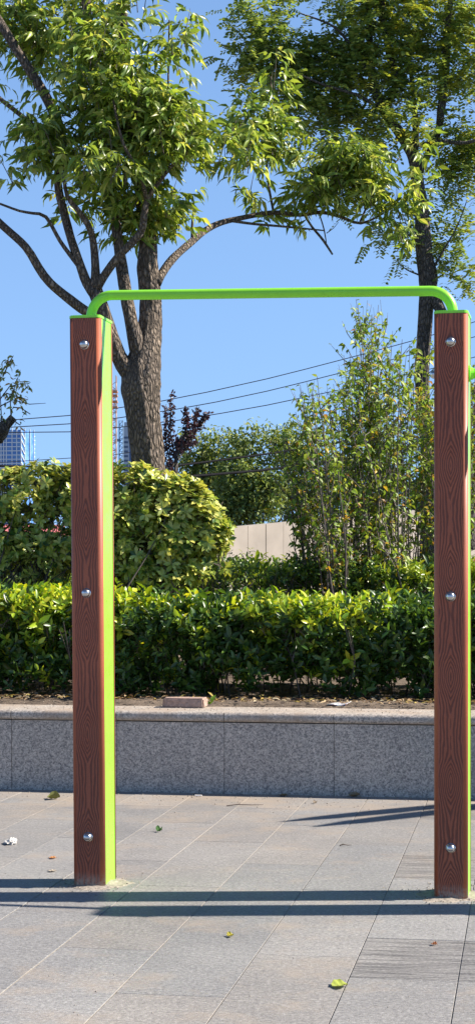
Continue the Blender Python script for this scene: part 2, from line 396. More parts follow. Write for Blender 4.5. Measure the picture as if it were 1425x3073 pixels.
# ------------------------------------------------------------------ planter wall
seam0 = G(674, 2381); us0 = seam0.dot(U); SP = .668
wl = empty('planter_wall', UV(0, VW, 0)); tag(wl, 'low grey speckled granite planter wall along the back of the paving', 'planter wall')
pf = MB(); cp = MB()
i0, i1 = -13, 13
for i in range(i0, i1):
    a = us0+i*SP; off = rng.uniform(-.0015, .0015)
    pf.box(UV(a+.0016, VW+off, -.02), U*(SP-.0032), V*.12, Z*(ZC-.062+.02-.003))
    # bullnosed cap slab
    prof = []; th_ = .060; r = .026
    for t in range(7): an = -math.pi/2-math.pi/2*t/6; prof.append((-.022+r+math.cos(an)*r, -th_+r+math.sin(an)*r))
    for t in range(7): an = math.pi-math.pi/2*t/6; prof.append((-.022+r+math.cos(an)*r, -r+math.sin(an)*r))
    prof += [(.42, 0), (.42, -th_)]
    cp.prism([(p[0], p[1]) for p in prof], UV(a+.002, VW, ZC+rng.uniform(-.001, .001)), V, Z, U*(SP-.004))
pf.build('face_panel', M['granite'], wl); cp.build('cap', M['granite_cap'], wl)
bk = MB(); bk.box(UV(us0+i0*SP, VW+.01, -.02), U*(SP*(i1-i0)), V*.3, Z*(ZC-.09)); bk.build('backing', M['joint'], wl)

# ------------------------------------------------------------------ the pull-up bar frame
PA = R(11.5); PU = Vector((math.cos(PA), -math.sin(PA), 0)); PV = Vector((math.sin(PA), math.cos(PA), 0))
W, D = .138, .205
frame = empty('pull_up_bar', (.1, 7.2, 0)); tag(frame, 'tall pull-up bar frame of brown wood-look posts joined by a bright green tube', 'pull-up bar')
def rrect(w, d0, d1, r, n=6):
    out = []
    for cx_, cy_, a0 in ((w-r, d0+r, -90), (w-r, d1-r, 0), (-w+r, d1-r, 90), (-w+r, d0+r, 180)):
        for k in range(n+1): a = R(a0+90*k/n); out.append((cx_+math.cos(a)*r, cy_+math.sin(a)*r))
    return out
def bolt(parent, c, nrm):
    m_ = MB(); r = .0175; prof = [(.0, .0205), (.003, .0205), (.003, r), (.014, r), (.019, r*.93), (.023, r*.75), (.0255, r*.5), (.027, r*.2)]
    m_.tube([c+nrm*(h-.001) for h, _ in prof], [q for _, q in prof], 20); o = m_.build('bolt', M['steel'], parent, smooth=True); return o
def add_post(fc, H, lean, phase, zs):
    """fc: centre of the front face at ground level"""
    up = (Z-PU*lean).normalized()*1.0; C = up*(H/up.z)
    st = MB(); st.prism(rrect(W/2-.002, .026, D-.026, .004, 2), fc-Z*.02, PU, PV, C+Z*.02); post = st.build('post', M['green'], frame)
    for front in (True, False):
        pr = []; r = .021; t = .027
        for k in range(9): a = R(180+90*k/8); pr.append((-W/2+r+math.cos(a)*r, r+math.sin(a)*r))
        for k in range(9): a = R(270+90*k/8); pr.append((W/2-r+math.cos(a)*r, r+math.sin(a)*r))
        pr += [(W/2, t), (-W/2, t)]
        if not front: pr = [(-a, D-b) for a, b in pr]
        wm = m_wood('wood_plank', PU, PV, fc-frame.location, W, phase+(0 if front else 2), lean)
        b = MB(); b.prism(pr, fc-Z*.02, PU, PV, C+Z*.02-up*.004); o = b.build('wood_panel', wm, post, smooth=True)
        o.data.polygons.foreach_set('use_smooth', [len(p.vertices) == 4 and p.area < 2 and abs(p.normal.dot(PV)) < .995 for p in o.data.polygons])
    cpp = MB(); o_ = fc+C-up*.003; ins = 0.0015
    cpp.prism(rrect(W/2+.001, -.001, D+.001, .020), o_, PU, PV, up*.010)
    cpp.prism(rrect(W/2-.002, .002, D-.002, .018), o_+up*.010, PU, PV, up*.002); cpp.build('cap', M['green'], post)
    for z in zs: bolt(post, fc+up*(z/up.z), -PV)
    return post, fc+C+PV*(D/2)+up*.008
Pl = G(266, 2664)+Vector((0, .012, 0)); Pr = G(1352, 2701)+Vector((0, .012, 0)); P3 = Vector((2.40, 6.775, 0))
_, tl = add_post(Pl, 2.412, .0080, 3.1, (2.295, 1.244, .212))
pr_, trr = add_post(Pr, 2.388, 0.0, 5.6, (2.268, 1.232, .209))
_, t3 = add_post(P3, 2.39, 0.0, 1.0, (2.27, 1.232, .21))
def gooseneck(a, b, h, parent):
    r = .0212; RB = .092; d = (b-a); d.z = 0; d.normalize(); pts = [a+Z*-.004]
    for k in range(1, 13): t = k/12*math.pi/2; pts.append(a+Z*((h-RB)+math.sin(t)*RB)+d*(RB*(1-math.cos(t))))
    a2 = pts[-1].copy(); e = []
    for k in range(1, 13): t = k/12*math.pi/2; e.append(b+Z*((h-RB)+math.sin(t)*RB)-d*(RB*(1-math.cos(t))))
    e.reverse(); pts += [a2+(e[0]-a2)*f for f in (.25, .5, .75)]+e+[b+Z*-.004]
    m_ = MB(); m_.tube(pts, r, 24); return m_.build('bar', M['green'], parent, smooth=True)
barm = gooseneck(tl, trr, .098, frame)
for e_ in (tl, trr):
    m_ = MB(); m_.tube([e_+Z*.0035, e_+Z*.006, e_+Z*.009, e_+Z*.012], [.0285, .0285, .0255, .0215], 22, rough=.05); m_.build('weld_bead', M['green'], barm, smooth=True)
# weld collars at the feet of the bar, lower rail to the next post, its flanges and through bolt
zr = 2.147; ra = Pr+PV*(D*.42)+PU*(W/2)+Z*zr; rb = P3+PV*(D*.42)-PU*(W/2)+Z*zr
m_ = MB(); m_.tube([ra, ra+(rb-ra)*.5, rb], .0208, 24); low = m_.build('bar', M['green'], frame, smooth=True)
m_ = MB(); m_.tube([ra-PU*.001, ra+PU*.006, ra+PU*.007, ra+PU*.02], [.034, .034, .027, .0215], 20); m_.build('flange', M['green'], low)
m_ = MB(); m_.tube([rb+PU*.001, rb-PU*.006, rb-PU*.007, rb-PU*.02], [.034, .034, .027, .0215], 20); m_.build('flange', M['green'], low)
bolt(pr_, Pr+PV*(D*.42)-PU*(W/2-.004)+Z*zr, -PU)

# mortar heaped round the feet
def mortar(c, rx, ry, seed, label):
    vs, fs = [], []; nr, na = 14, 48
    for i in range(nr+1):
        for j in range(na):
            a = math.tau*j/na; t = i/nr
            e = 1+.28*noise.noise(Vector((math.cos(a)*1.7+seed, math.sin(a)*1.7, 0)))+.14*noise.noise(Vector((math.cos(a)*6+seed, math.sin(a)*6, 2)))
            x, y = math.cos(a)*rx*e*t, math.sin(a)*ry*e*t
            z = .001+(.020*(1-t)**1.3)+max(0, .010*noise.noise(Vector((x*45+seed, y*45, 0))))*(1-t*.9)
            if i == nr: z = -.002
            vs.append(c+PU*x+PV*y+Z*z)
    for i in range(nr):
        for j in range(na): fs.append((i*na+j, i*na+(j+1) % na, (i+1)*na+(j+1) % na, (i+1)*na+j))
    o = build('mortar_patch', vs, fs, M['mortar'], loc=c, smooth=True); tag(o, label, 'mortar patch', 'crumbly mortar patches at the post feet')
mortar(Pl+PV*.09+PU*.02, .135, .17, 3.3, 'crumbly beige mortar patch round the foot of the left post')
mortar(Pr+PV*.09-PU*.01, .14, .175, 9.1, 'crumbly beige mortar patch round the foot of the right post')

# off to the right: unseen caster added to throw two slanting shadows on the paving
st = empty('shadow_caster', (4.6, 9.9, 0)); tag(st, 'green post with two slanting arms, added out of view to cast shadow on the paving', 'shadow caster')
m_ = MB(); m_.tube([Vector((4.9, 10.1, 0)), Vector((4.9, 10.1, 2.75))], .05, 16); m_.build('post', M['green'], st)
te = math.tan(R(39.5))
def caster(px, py, h): g_ = G(px, py); return g_+Vector((h/te, h/te*.026, h))
for (a, b) in (((846, 2466), (1330, 2418)), ((940, 2481), (1400, 2426))):
    m_ = MB(); A, B = caster(*a, 2.45), caster(*b, 2.62); m_.tube([A, A+(B-A)*.25, A+(B-A)*.6, B, Vector((4.9, 10.1, 2.7))], [.012, .055, .07, .06, .05], 12); m_.build('caster_arm', M['green'], st)

# ------------------------------------------------------------------ brick, leaflet, litter
bc = G(550, 2125, ZC); br = bmesh.new(); bmesh.ops.create_cube(br, size=1)
for v in br.verts: v.co = Vector((v.co.x*.262, v.co.y*.13, v.co.z*.062))
bmesh.ops.bevel(br, geom=br.edges[:], offset=.009, segments=2, affect='EDGES')
bmesh.ops.subdivide_edges(br, edges=br.edges[:], cuts=4, use_grid_fill=True)
for v in br.verts: v.co += v.co.normalized()*.0035*noise.noise(v.co*60)+v.co.normalized()*.004*noise.noise(v.co*18)
me = bpy.data.meshes.new('brick'); br.to_mesh(me); me.materials.append(M['brick']); o = bpy.data.objects.new('brick', me); COL.objects.link(o)
o.location = bc+V*.065+Z*.031; o.rotation_euler = (0, 0, -TH+R(-1)); tag(o, 'worn pinkish clay brick lying on the granite planter cap', 'brick')

mt, nt, bs, _ = newmat('printed_paper'); co = texco(nt, (26, 34, 1)); vo = nt.nodes.new('ShaderNodeTexVoronoi'); nt.links.new(co, vo.inputs[0]); sc_ = nt.nodes.new('ShaderNodeSeparateColor'); nt.links.new(vo.outputs['Color'], sc_.inputs[0])
rr = ramp(nt, [(0, (.7, .72, .75)), (.35, (.25, .42, .65)), (.55, (.75, .72, .7)), (.72, (.6, .12, .12)), (.85, (.25, .5, .3))], sc_.outputs[0]); rr.color_ramp.interpolation = 'CONSTANT'
nt.links.new(rr.outputs[0], bs.inputs[0]); bs.inputs['Roughness'].default_value = .4
fc_ = G(1008, 2118, ZC); vs, fs = [], []; n = 8
for lay in (0, .004):
    for i in range(n+1):
        for j in range(n+1):
            a, b = (i/n-.5)*.122, j/n*.15; vs.append(fc_+U*(a+.10*b*1.4)+V*b+Z*(.003+lay+.012*(i/n)**3*(j/n)+.004*math.sin(i*.9)))
q = (n+1)**2
for i in range(n):
    for j in range(n):
        a = i*(n+1)+j; fs.append((a, a+1, a+n+2, a+n+1)); fs.append((q+a, q+a+n+1, q+a+n+2, q+a+1))
rim = [i*(n+1) for i in range(n+1)]+[n*(n+1)+j for j in range(1, n+1)]+[i*(n+1)+n for i in range(n-1, -1, -1)]+[j for j in range(n-1, 0, -1)]
for k in range(len(rim)): a, b = rim[k], rim[(k+1) % len(rim)]; fs.append((a, b, q+b, q+a))
lf = build('leaflet', vs, fs, mt, loc=fc_); tag(lf, 'small colourful printed leaflet lying on the granite planter cap', 'leaflet')

def fallen(name, px, py, ln, wd, col, ang, label, curl=.35, z=0., group='fallen leaves on the paving', cat='leaf'):
    c = G(px, py, z); vs, fs = [], []; n = 10; U2 = Vector((math.cos(ang), math.sin(ang), 0)); V2 = Vector((-math.sin(ang), math.cos(ang), 0))
    for i in range(n+1):
        t = i/n; w = wd*.5*(math.sin(math.pi*min(1, t*.96+.02))**.7)*(1-.2*t)
        for j in range(-2, 3):
            s_ = j/2; vs.append(c+U2*((t-.5)*ln)+V2*(s_*w*(1-.12*s_*s_))+Z*(.004+abs(s_)*w*curl*1.5*(.4+t)+.12*ln*curl*(2*t-1)**2*2+.002*math.sin(i*1.7+j)))
    for i in range(n):
        for j in range(4): a = i*5+j; fs.append((a, a+1, a+6, a+5))
    c4 = np.tile(np.array([[*col, 1.]]), (len(vs), 1)); k_ = np.array([1+.25*noise.noise(v*60) for v in vs])[:, None]; c4[:, :3] *= k_
    o = build(name, vs, fs, M['litter'], loc=c, attrs=c4, smooth=True); tag(o, label, cat, group); m_ = MB(); m_.tube([c-U2*ln*.48+Z*.008, c-U2*ln*.62+Z*.006], .001, 5)
    m_.build('stem', M['twig'], o)
fallen('fallen_leaf', 1018, 2962, .052, .10, (.36, .42, .07), R(14), 'large curled yellow-green leaf nearest the camera on the paving', .20)
fallen('fallen_leaf', 691, 2812, .024, .06, (.45, .40, .05), R(20), 'small curled yellow leaf in the middle of the paving', .3)
fallen('fallen_leaf', 1302, 2838, .020, .035, (.45, .17, .07), R(-10), 'tiny orange-brown leaf lying on the grooved slab', .4)
fallen('fallen_leaf', 162, 2399, .075, .13, (.12, .13, .03), R(10), 'large dark curled leaf left of the left post near the planter wall', .5)
fallen('fallen_leaf', 478, 2497, .030, .07, (.05, .13, .03), R(30), 'small dark green leaf right of the left post', .6)
fallen('fallen_leaf', 160, 2577, .035, .05, (.55, .24, .07), R(15), 'flat orange leaf left of the left post', .15)
fallen('fallen_leaf', 158, 2616, .036, .05, (.42, .36, .28), R(-5), 'pale beige leaf just above the shadow of the left post', .1)
fallen('fallen_leaf', 1062, 2392, .07, .08, (.30, .24, .15), R(12), 'dry tan leaf against the planter wall, right of the second panel seam', .5)
fallen('fallen_leaf', 848, 2390, .06, .06, (.24, .19, .10), R(-15), 'dry brown leaf against the planter wall, left of the second panel seam', .3)
fallen('fallen_leaf', 680, 2380, .04, .06, (.40, .34, .26), R(25), 'pale dry leaf against the wall at the first panel seam', .5)
fallen('fallen_leaf', 945, 2412, .02, .05, (.35, .28, .2), R(25), 'tiny tan leaf on the dusty strip in front of the wall', .5)
# crumpled tissue, cigarette end, twigs
tb = bmesh.new(); bmesh.ops.create_icosphere(tb, subdivisions=4, radius=1)
for v in tb.verts:
    q_ = v.co.copy(); d_ = 1+.45*noise.noise(q_*2.3)+.22*noise.noise(q_*6); v.co = Vector((q_.x*.028*d_, q_.y*.05*d_, max(-.6, q_.z)*.017*d_*(1.2 if q_.x > 0 else .6)))
me = bpy.data.meshes.new('crumpled_tissue'); tb.to_mesh(me); me.materials.append(m_plain('white_tissue', (.45, .44, .42), .9)); o = bpy.data.objects.new('crumpled_tissue', me); COL.objects.link(o); o.location = G(32, 2532)+Z*.009
tag(o, 'crumpled white tissue lying at the left edge of the paving', 'tissue')
m_ = MB(); a = G(585, 2390)+Z*.006; m_.tube([a, a+U*.042], .004, 10); o = m_.build('cigarette_end', m_plain('cig', (.75, .72, .68), .9), loc=a); tag(o, 'white cigarette end lying in front of the planter wall', 'cigarette end')
for (x0, y0, x1, y1, lab) in ((680, 2420, 790, 2417, 'long thin dry twig on the dusty paving between the posts'), (1018, 2540, 1054, 2539, 'short thin dry twig lying at a slab joint near the middle')):
    a, b = G(x0, y0), G(x1, y1); m_ = MB(); m_.tube([a+Z*.004, a+(b-a)*.3+Z*.010, a+(b-a)*.7+Z*.005, b+Z*.005], [.003, .003, .002, .001], 6); o = m_.build('twig', M['twig'], loc=a); tag(o, lab, 'twig', 'dry twigs')
# crumbs of grit (nobody could count them)
gv, gf = [], []
def crumb(c, r):
    b = len(gv); 
    for d in ((1, 0, 0), (-1, 0, 0), (0, 1, 0), (0, -1, 0), (0, 0, .8), (0, 0, -.4)): gv.append(c+Vector(d)*r*rng.uniform(.6, 1.3))
    for f in ((0, 2, 4), (2, 1, 4), (1, 3, 4), (3, 0, 4), (2, 0, 5), (1, 2, 5), (3, 1, 5), (0, 3, 5)): gf.append(tuple(b+i for i in f))
for _ in range(700): crumb(UV(rng.uniform(-3.2, 3), VW-abs(rng.normal())*.35-.01, .002), rng.uniform(.0015, .006))
for _ in range(500): crumb(UV(rng.uniform(-2.5, 2.5), rng.uniform(4.5, VW), .001), rng.uniform(.0012, .0035))
for c_ in (Pl, Pr):
    for _ in range(260): crumb(c_+PV*.08+Vector((rng.normal()*.11, rng.normal()*.14, .004)), rng.uniform(.0015, .005))
for _ in range(900): crumb(UV(rng.uniform(-4, 4), VW+.05+abs(rng.normal())*.35, ZC+.003), rng.uniform(.002, .006))
gr = build('grit', gv, gf, M['mortar']); tag(gr, 'beige grit and crumbs scattered over paving and planter cap', 'grit', kind='stuff')
# leaf litter under the hedge
L = Leaves()
for _ in range(2600):
    v = VW+.5+abs(rng.normal())*.55; u = rng.uniform(-4.5, 4.5)
    L.add(UV(u, v, ZC+.03), Vector((rng.normal(), rng.normal(), .15)), Z+rv()*.5, rng.uniform(.03, .06), rng.uniform(.012, .025), lc([(.20, .13, .07), (.30, .21, .12), (.13, .09, .05), (.38, .30, .18), (.35, .27, .06)], .3))
lt = L.build('leaf_litter', M['litter']); tag(lt, 'dry brown leaf litter on the soil under the hedge', 'leaf litter', kind='stuff')
# seedling beside the brick
sd = G(628, 2118, ZC); o = empty('seedling', sd); tag(o, 'small bright green seedling growing beside the brick', 'seedling')
L = Leaves()
for a, e, l in ((0, 1.6, .075), (.9, .9, .05), (2.6, .8, .05), (4, .9, .045), (5.3, .7, .05)): L.add(sd+Z*.01, Vector((math.cos(a), math.sin(a)*.6, e)), Vector((0, -1, .5)), l, l*.42, (.16, .30, .03))
L.build('leaf', M['leaf_priv'], o); m_ = MB(); m_.tube([sd, sd+Z*.02], .002, 5); m_.build('stem', M['twig'], o)

# ================================================================== HEDGES AND SHRUBS
def hedge(name, label, u0, u1, v0, v1, z0, zt, n, pals, ls=1.0, seed=0, bright=.45, stems=True):
    """trimmed hedge: short leafy shoots through its volume, denser at the faces"""
    c = UV((u0+u1)/2, (v0+v1)/2, z0); o = empty(name, c); tag(o, label, 'hedge'); L = Leaves(); tw = MB()
    for _ in range(n):
        u = rng.uniform(u0, u1); top = zt(u)
        r = rng.random()
        if r < .42: v = v0+abs(rng.normal())*.10; z = z0+.04+(top-z0-.04)*rng.random()**.9
        elif r < .80: v = v0+(v1-v0)*rng.random(); z = top-abs(rng.normal())*.06
        else: v = v0+(v1-v0)*rng.random(); z = z0+.05+(top-z0)*rng.random()
        v += .15*noise.noise(Vector((u*2.3+seed, z*3, 1)))+.08*noise.noise(Vector((u*7+seed, z*8, 4))); z += .05*noise.noise(Vector((u*2.7+seed, v*2.7, 7)))
        if z < z0+.16: v -= .10*rng.random()
        if noise.noise(Vector((u*4.5+seed, v*2, z*6))) < -.12 and rng.random() < .85: continue
        hz = (z-top)
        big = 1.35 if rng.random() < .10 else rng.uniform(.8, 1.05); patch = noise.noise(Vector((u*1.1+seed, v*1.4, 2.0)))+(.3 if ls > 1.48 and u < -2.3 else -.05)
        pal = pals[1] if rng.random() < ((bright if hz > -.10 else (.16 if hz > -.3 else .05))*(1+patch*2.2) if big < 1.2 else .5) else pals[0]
        ax = (Z*.8+rv()*.8-V*(.35 if r < .42 else 0)).normalized(); p = UV(u, v, z); k = rng.integers(3, 6); ph = rng.uniform(0, math.tau)
        e1 = ax.orthogonal().normalized(); e2 = ax.cross(e1)
        for i in range(k):
            for s_ in (0, math.pi):
                a = ph+s_+i*math.pi/2; sd_ = e1*math.cos(a)+e2*math.sin(a)
                L.add(p+ax*.022*i*ls, sd_*.8+ax*.65+Z*.1, ax*.8-sd_*.5+rv()*.35, rng.uniform(.034, .056)*ls*big, rng.uniform(.016, .025)*ls*big, lc(pal, .3))
        if rng.random() < .5: tw.tube([p-ax*.08+rv()*.01, p+ax*.09*ls], [.0022, .001], 3, False)
    if stems:
        for _ in range(int((u1-u0)*26)):
            u = rng.uniform(u0, u1); v = v0+.05+(v1-v0-.1)*rng.random(); p = UV(u, v, z0-.03); q = p+Vector((rng.normal()*.09, rng.normal()*.07, .30)); q2 = q+Vector((rng.normal()*.10, rng.normal()*.08, .25))
            tw.tube([p, q, q2], [.006, .005, .003], 5, False)
            for __ in range(2): tw.tube([q, q+Vector((rng.normal()*.12, rng.normal()*.1, .2))], [.003, .0015], 4, False)
    L.build('foliage', M['leaf_priv'], o, droop=.12, shape=(.8, .82)); tw.build('stem', M['twig'], o); return o
SZ = ZC
def topf(u):
    return 1.065+.05*noise.noise(Vector((u*4.1, 9, 0)))+.06*noise.noise(Vector((u*1.3, 5, 0)))+(.05 if u < -2.75 else 0)+.05*math.exp(-((u+2.45)/.22)**2)
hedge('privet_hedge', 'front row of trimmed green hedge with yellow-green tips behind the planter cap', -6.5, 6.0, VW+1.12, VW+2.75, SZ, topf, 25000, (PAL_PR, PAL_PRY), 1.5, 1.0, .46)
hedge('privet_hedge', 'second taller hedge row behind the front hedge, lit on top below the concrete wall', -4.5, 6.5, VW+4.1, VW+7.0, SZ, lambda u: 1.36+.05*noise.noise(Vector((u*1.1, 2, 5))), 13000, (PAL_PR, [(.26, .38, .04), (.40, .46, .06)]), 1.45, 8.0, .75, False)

def stemmy(tw, base, tip, r0, bend=.06, n=5, seg=6):
    pts = []; 
    off = rv()*bend
    for i in range(seg+1):
        t = i/seg; pts.append(base+(tip-base)*t+off*math.sin(math.pi*t)+rv()*.008)
    tw.tube(pts, [r0*(1-.8*i/seg) for i in range(seg+1)], n, False); return pts

def euonymus(label, base, blobs, Y, dens, nstem, spread):
    o = empty('euonymus_bush', base); tag(o, label, 'bush', 'rounded bushes behind the front hedge'); L = Leaves(); tw = MB(); pts = blob_pts(blobs, Y, dens, .85, inner=.55)
    for p, v in pts:
        if noise.noise(p*4.5) < -.18 and rng.random() < .8: continue
        ax = (Vector((v.x, v.y, v.z))*.7+Z*.45+rv()*.45).normalized(); e1 = ax.orthogonal().normalized(); e2 = ax.cross(e1); ph = rng.uniform(0, 6)
        for w_ in range(2):
            k = 6 if w_ == 0 else 4
            for i in range(k):
                a = ph+w_*.5+i*math.tau/k; sd_ = e1*math.cos(a)+e2*math.sin(a)
                L.add(p-ax*.02*w_, sd_*1.0+ax*(.45 if w_ == 0 else .1)+rv()*.15, ax-sd_*.35+rv()*.2, rng.uniform(.058, .085), rng.uniform(.028, .038), lc(PAL_EU if rng.random() < .85 else PAL_PR))
        tw.tube([p-ax*.14+rv()*.02, p], [.003, .0015], 4, False)
    idx = rng.integers(len(pts), size=nstem)
    for i in idx:
        b = base+Vector((rng.normal()*spread, rng.normal()*.15, 0)); stemmy(tw, b, pts[i][0], rng.uniform(.007, .014), .10)
    L.build('foliage', M['leaf_eu'], o, fold=.12, droop=.10, shape=(.62, .98)); tw.build('branch', M['twig'], o, smooth=True)
euonymus('rounded yellow-green bush at the far left with dark stems showing under its leaves', P(75, 1850, 13.8)+Vector((0, 0, -.35)), [(30, 1245, 75, 62, 1), (110, 1215, 75, 55, 1), (190, 1250, 70, 85, 1), (20, 1340, 55, 40, .55), (150, 1300, 70, 42, .6), (235, 1340, 50, 100, .8), (10, 1420, 60, 40, .45), (230, 1200, 60, 45, 1), (0, 1290, 55, 50, .9), (80, 1280, 70, 50, .8), (60, 1370, 90, 40, 1), (160, 1380, 80, 45, 1), (10, 1360, 60, 50, 1), (90, 1420, 100, 40, .8)], 13.8, 850, 60, .38)
euonymus('dense rounded yellow-green bush in front of the leaning tree trunk', P(440, 1830, 13.3)+Vector((0, 0, -.30)), [(330, 1225, 78, 62, 1), (290, 1330, 75, 90, 1), (400, 1270, 82, 80, 1), (455, 1260, 60, 62, .9), (490, 1300, 70, 75, 1), (520, 1350, 55, 62, 1), (430, 1360, 85, 72, 1), (340, 1400, 75, 65, 1), (470, 1410, 60, 45, .6), (290, 1450, 50, 40, .6), (370, 1450, 70, 40, 1), (440, 1450, 55, 35, .9), (300, 1455, 60, 40, .9), (330, 1290, 60, 60, .8), (545, 1405, 40, 40, .5), (565, 1330, 25, 40, .4), (535, 1270, 30, 30, .4), (500, 1440, 45, 30, .6)], 13.4, 1250, 34, .22)
# low leafy filler between bush and hedge rows
def filler(label, blobs, Y, dens, pal, mat, nm='low_shrub', ls=1.0):
    c = P(blobs[0][0]*1.1925, 1850, Y); c.z = SZ; o = empty(nm, c); tag(o, label, 'shrub', 'low shrubs between the hedges'); L = Leaves(); tw = MB()
    pts = blob_pts(blobs, Y, dens, .8, inner=.3)
    for p, v in pts:
        if noise.noise(p*4) < -.2: continue
        ax = (v*.5+Z*.6+rv()*.6).normalized(); e1 = ax.orthogonal().normalized(); e2 = ax.cross(e1); ph = rng.uniform(0, 6)
        for i in range(8):
            a = ph+i*2.4; sd_ = e1*math.cos(a)+e2*math.sin(a); L.add(p+ax*.012*i, sd_+ax*.5, ax-sd_*.4+rv()*.3, rng.uniform(.032, .05)*ls, rng.uniform(.014, .022)*ls, lc(pal))
    for i in rng.integers(len(pts), size=min(60, len(pts))): stemmy(tw, c+Vector((rng.normal()*.25, rng.normal()*.15, 0)), pts[i][0], .006, .08)
    L.build('foliage', M[mat], o); tw.build('branch', M['twig'], o)
filler('low dark green shrub at the left behind the front hedge', [(60, 1420, 90, 45, .8), (150, 1440, 70, 45, .8), (20, 1470, 60, 35, .8), (100, 1400, 90, 20, .5), (60, 1475, 90, 30, 1), (170, 1475, 70, 30, 1), (290, 1480, 60, 30, 1)], 14.4, 900, PAL_PR+[(.22, .31, .035)], 'leaf_priv')
filler('low leafy shrub at the foot of the tree beside the dense bush', [(470, 1460, 60, 38, .8), (560, 1435, 80, 40, 1), (620, 1440, 60, 35, .8), (500, 1415, 50, 20, .6)], 14.2, 900, PAL_PR+[(.26, .36, .04), (.34, .42, .05)], 'leaf_priv')
filler('dark green low shrub in front of the concrete wall foot', [(720, 1440, 70, 42, 1), (810, 1445, 90, 45, 1), (900, 1470, 60, 40, 1)], 14.6, 900, PAL_PR, 'leaf_priv')

# tall multi-stemmed shrubs
def tall_shrub(label, bx, by, sprd, tips, Y, per, yel):
    base = P(bx*1.1925, by*1.1925, Y); base.z = SZ; o = empty('tall_shrub', base); tag(o, label, 'shrub', 'tall thin-stemmed shrubs behind the hedge'); L = Leaves(); tw = MB()
    for (tx, ty, n) in tips:
        for _ in range(n):
            Yt = Y+rng.normal()*.35; tip = P((tx+rng.normal()*15)*1.1925, (ty+abs(rng.normal())*30)*1.1925, Yt)
            b = base+Vector((rng.normal()*sprd+(tip.x-base.x)*.25, rng.normal()*.12, 0)); pts = stemmy(tw, b, tip, rng.uniform(.006, .012), .09, 5, 10)
            H = tip.z-b.z
            # side shoots
            for i in range(2, 10):
                for __ in range(1 if i < 4 else 2):
                    if rng.random() < .2: continue
                    p = pts[i]; q = p+Vector((rng.normal()*.13, rng.normal()*.13, rng.uniform(.12, .34))); m_ = p+(q-p)*.5+rv()*.02
                    if q.z > tip.z: q.z = tip.z-.02
                    tw.tube([p, m_, q], [.004, .003, .001], 4, False)
                    for k in range(per):
                        t = rng.random(); c = p+(q-p)*t; a = rng.uniform(0, 6.28); sz = rng.uniform(.038, .070)
                        pal = PAL_YE if rng.random() < yel*(1.6 if c.z < 2.1 else .8) else PAL_LI
                        L.add(c, Vector((math.cos(a), math.sin(a), rng.uniform(-1.1, .3))), Z+rv()*.8, sz, sz*.55, lc(pal, .25))
            for k in range(12):
                t = rng.uniform(.72, 1); c = b+(tip-b)*t; i = min(9, int(t*10)); c = pts[i]+(pts[i+1]-pts[i])*(t*10-i) if i < 10 else tip; a = rng.uniform(0, 6.28); sz = rng.uniform(.038, .066)
                L.add(c, Vector((math.cos(a), math.sin(a), rng.uniform(-.8, .6))), Z+rv()*.8, sz, sz*.52, lc(PAL_LI if rng.random() > yel*.6 else PAL_YE, .25))
    L.build('foliage', M['leaf_lilac'], o, fold=.1, droop=.3, shape=(.98, .66)); tw.build('stem', M['stem'], o, smooth=True)
M['stem'] = m_plain('shrub_stem', (.15, .125, .105), .9, 0, .35, 30, .3)
tall_shrub('leftmost tall shrub, leaning left over the concrete wall with yellowing leaves', 880, 1480, .10, [(712, 1070, 3), (735, 1020, 3), (765, 955, 4), (800, 985, 4), (835, 945, 4), (780, 1100, 4), (730, 1150, 4), (770, 1230, 3)], 14.6, 9, .11)
tall_shrub('tallest thin-stemmed shrub, reaching the green tube between the posts', 950, 1490, .14, [(865, 880, 4), (905, 750, 4), (930, 790, 4), (950, 745, 5), (985, 830, 4), (905, 900, 5), (1000, 900, 5), (870, 1010, 5), (960, 960, 5), (1020, 860, 3)], 14.9, 10, .08)
tall_shrub('tall yellowing shrub half hidden behind the right post', 1080, 1480, .16, [(1060, 830, 4), (1040, 960, 5), (1090, 900, 4), (1140, 960, 3), (1185, 880, 2), (1205, 950, 4), (1230, 860, 3), (1080, 1080, 4), (1250, 1000, 4)], 15.3, 9, .14)

# ================================================================== TREES
def leafy(L, tw, blobs, Y, dens, fn, depth=.8, inner=.25):
    for p, v in blob_pts(blobs, Y, dens, depth, inner=inner): fn(L, tw, p, v)
# --- ash tree
S2 = 1.1925
ab = P(492, 1850, 14.0); ab.z = SZ-.05
ash = empty('ash_tree', ab); tag(ash, 'large leaning tree with furrowed brown trunk behind the left post', 'tree')
t_ = MB()
sp = spline([(Vector(ab), .155), (P(487, 1720, 14), .140), (P(470, 1560, 14), .135), (P(452, 1430, 14), .130), (P(440, 1340, 14), .132), (P(430, 1240, 14), .140), (P(426, 1160, 14), .155), (P(428, 1110, 14.02), .150), (P(440, 1050, 14.05), .120), (P(450, 990, 14.08), .097), (P(452, 900, 14.1), .088), (P(444, 800, 14.1), .083), (P(443, 710, 14.1), .072), (P(425, 560, 14.1), .062), (P(398, 400, 14.15), .052), (P(376, 200, 14.2), .042), (P(366, -60, 14.2), .033)], .025)
t_.tube([a[0] for a in sp], [a[1] for a in sp], 56, True, rough=.10, seed=2.0)
t_.build('trunk', M['bark'], ash, smooth=True)
def L_(pts, n=12, rough=.09, seed=0, mat='bark', parent=None, step=.05):
    m_ = MB(); limb(m_, pts, n, step, rough, seed); return m_.build('limb', M[mat], parent or ash, smooth=True)
L_([(418, 1150, 14, 60), (385, 1110, 13.98, 58), (357, 1070, 13.95, 46), (335, 1010, 13.9, 42), (315, 945, 13.9, 40), (297, 900, 13.9, 44), (285, 868, 13.9, 42)], 28, .12, 1)
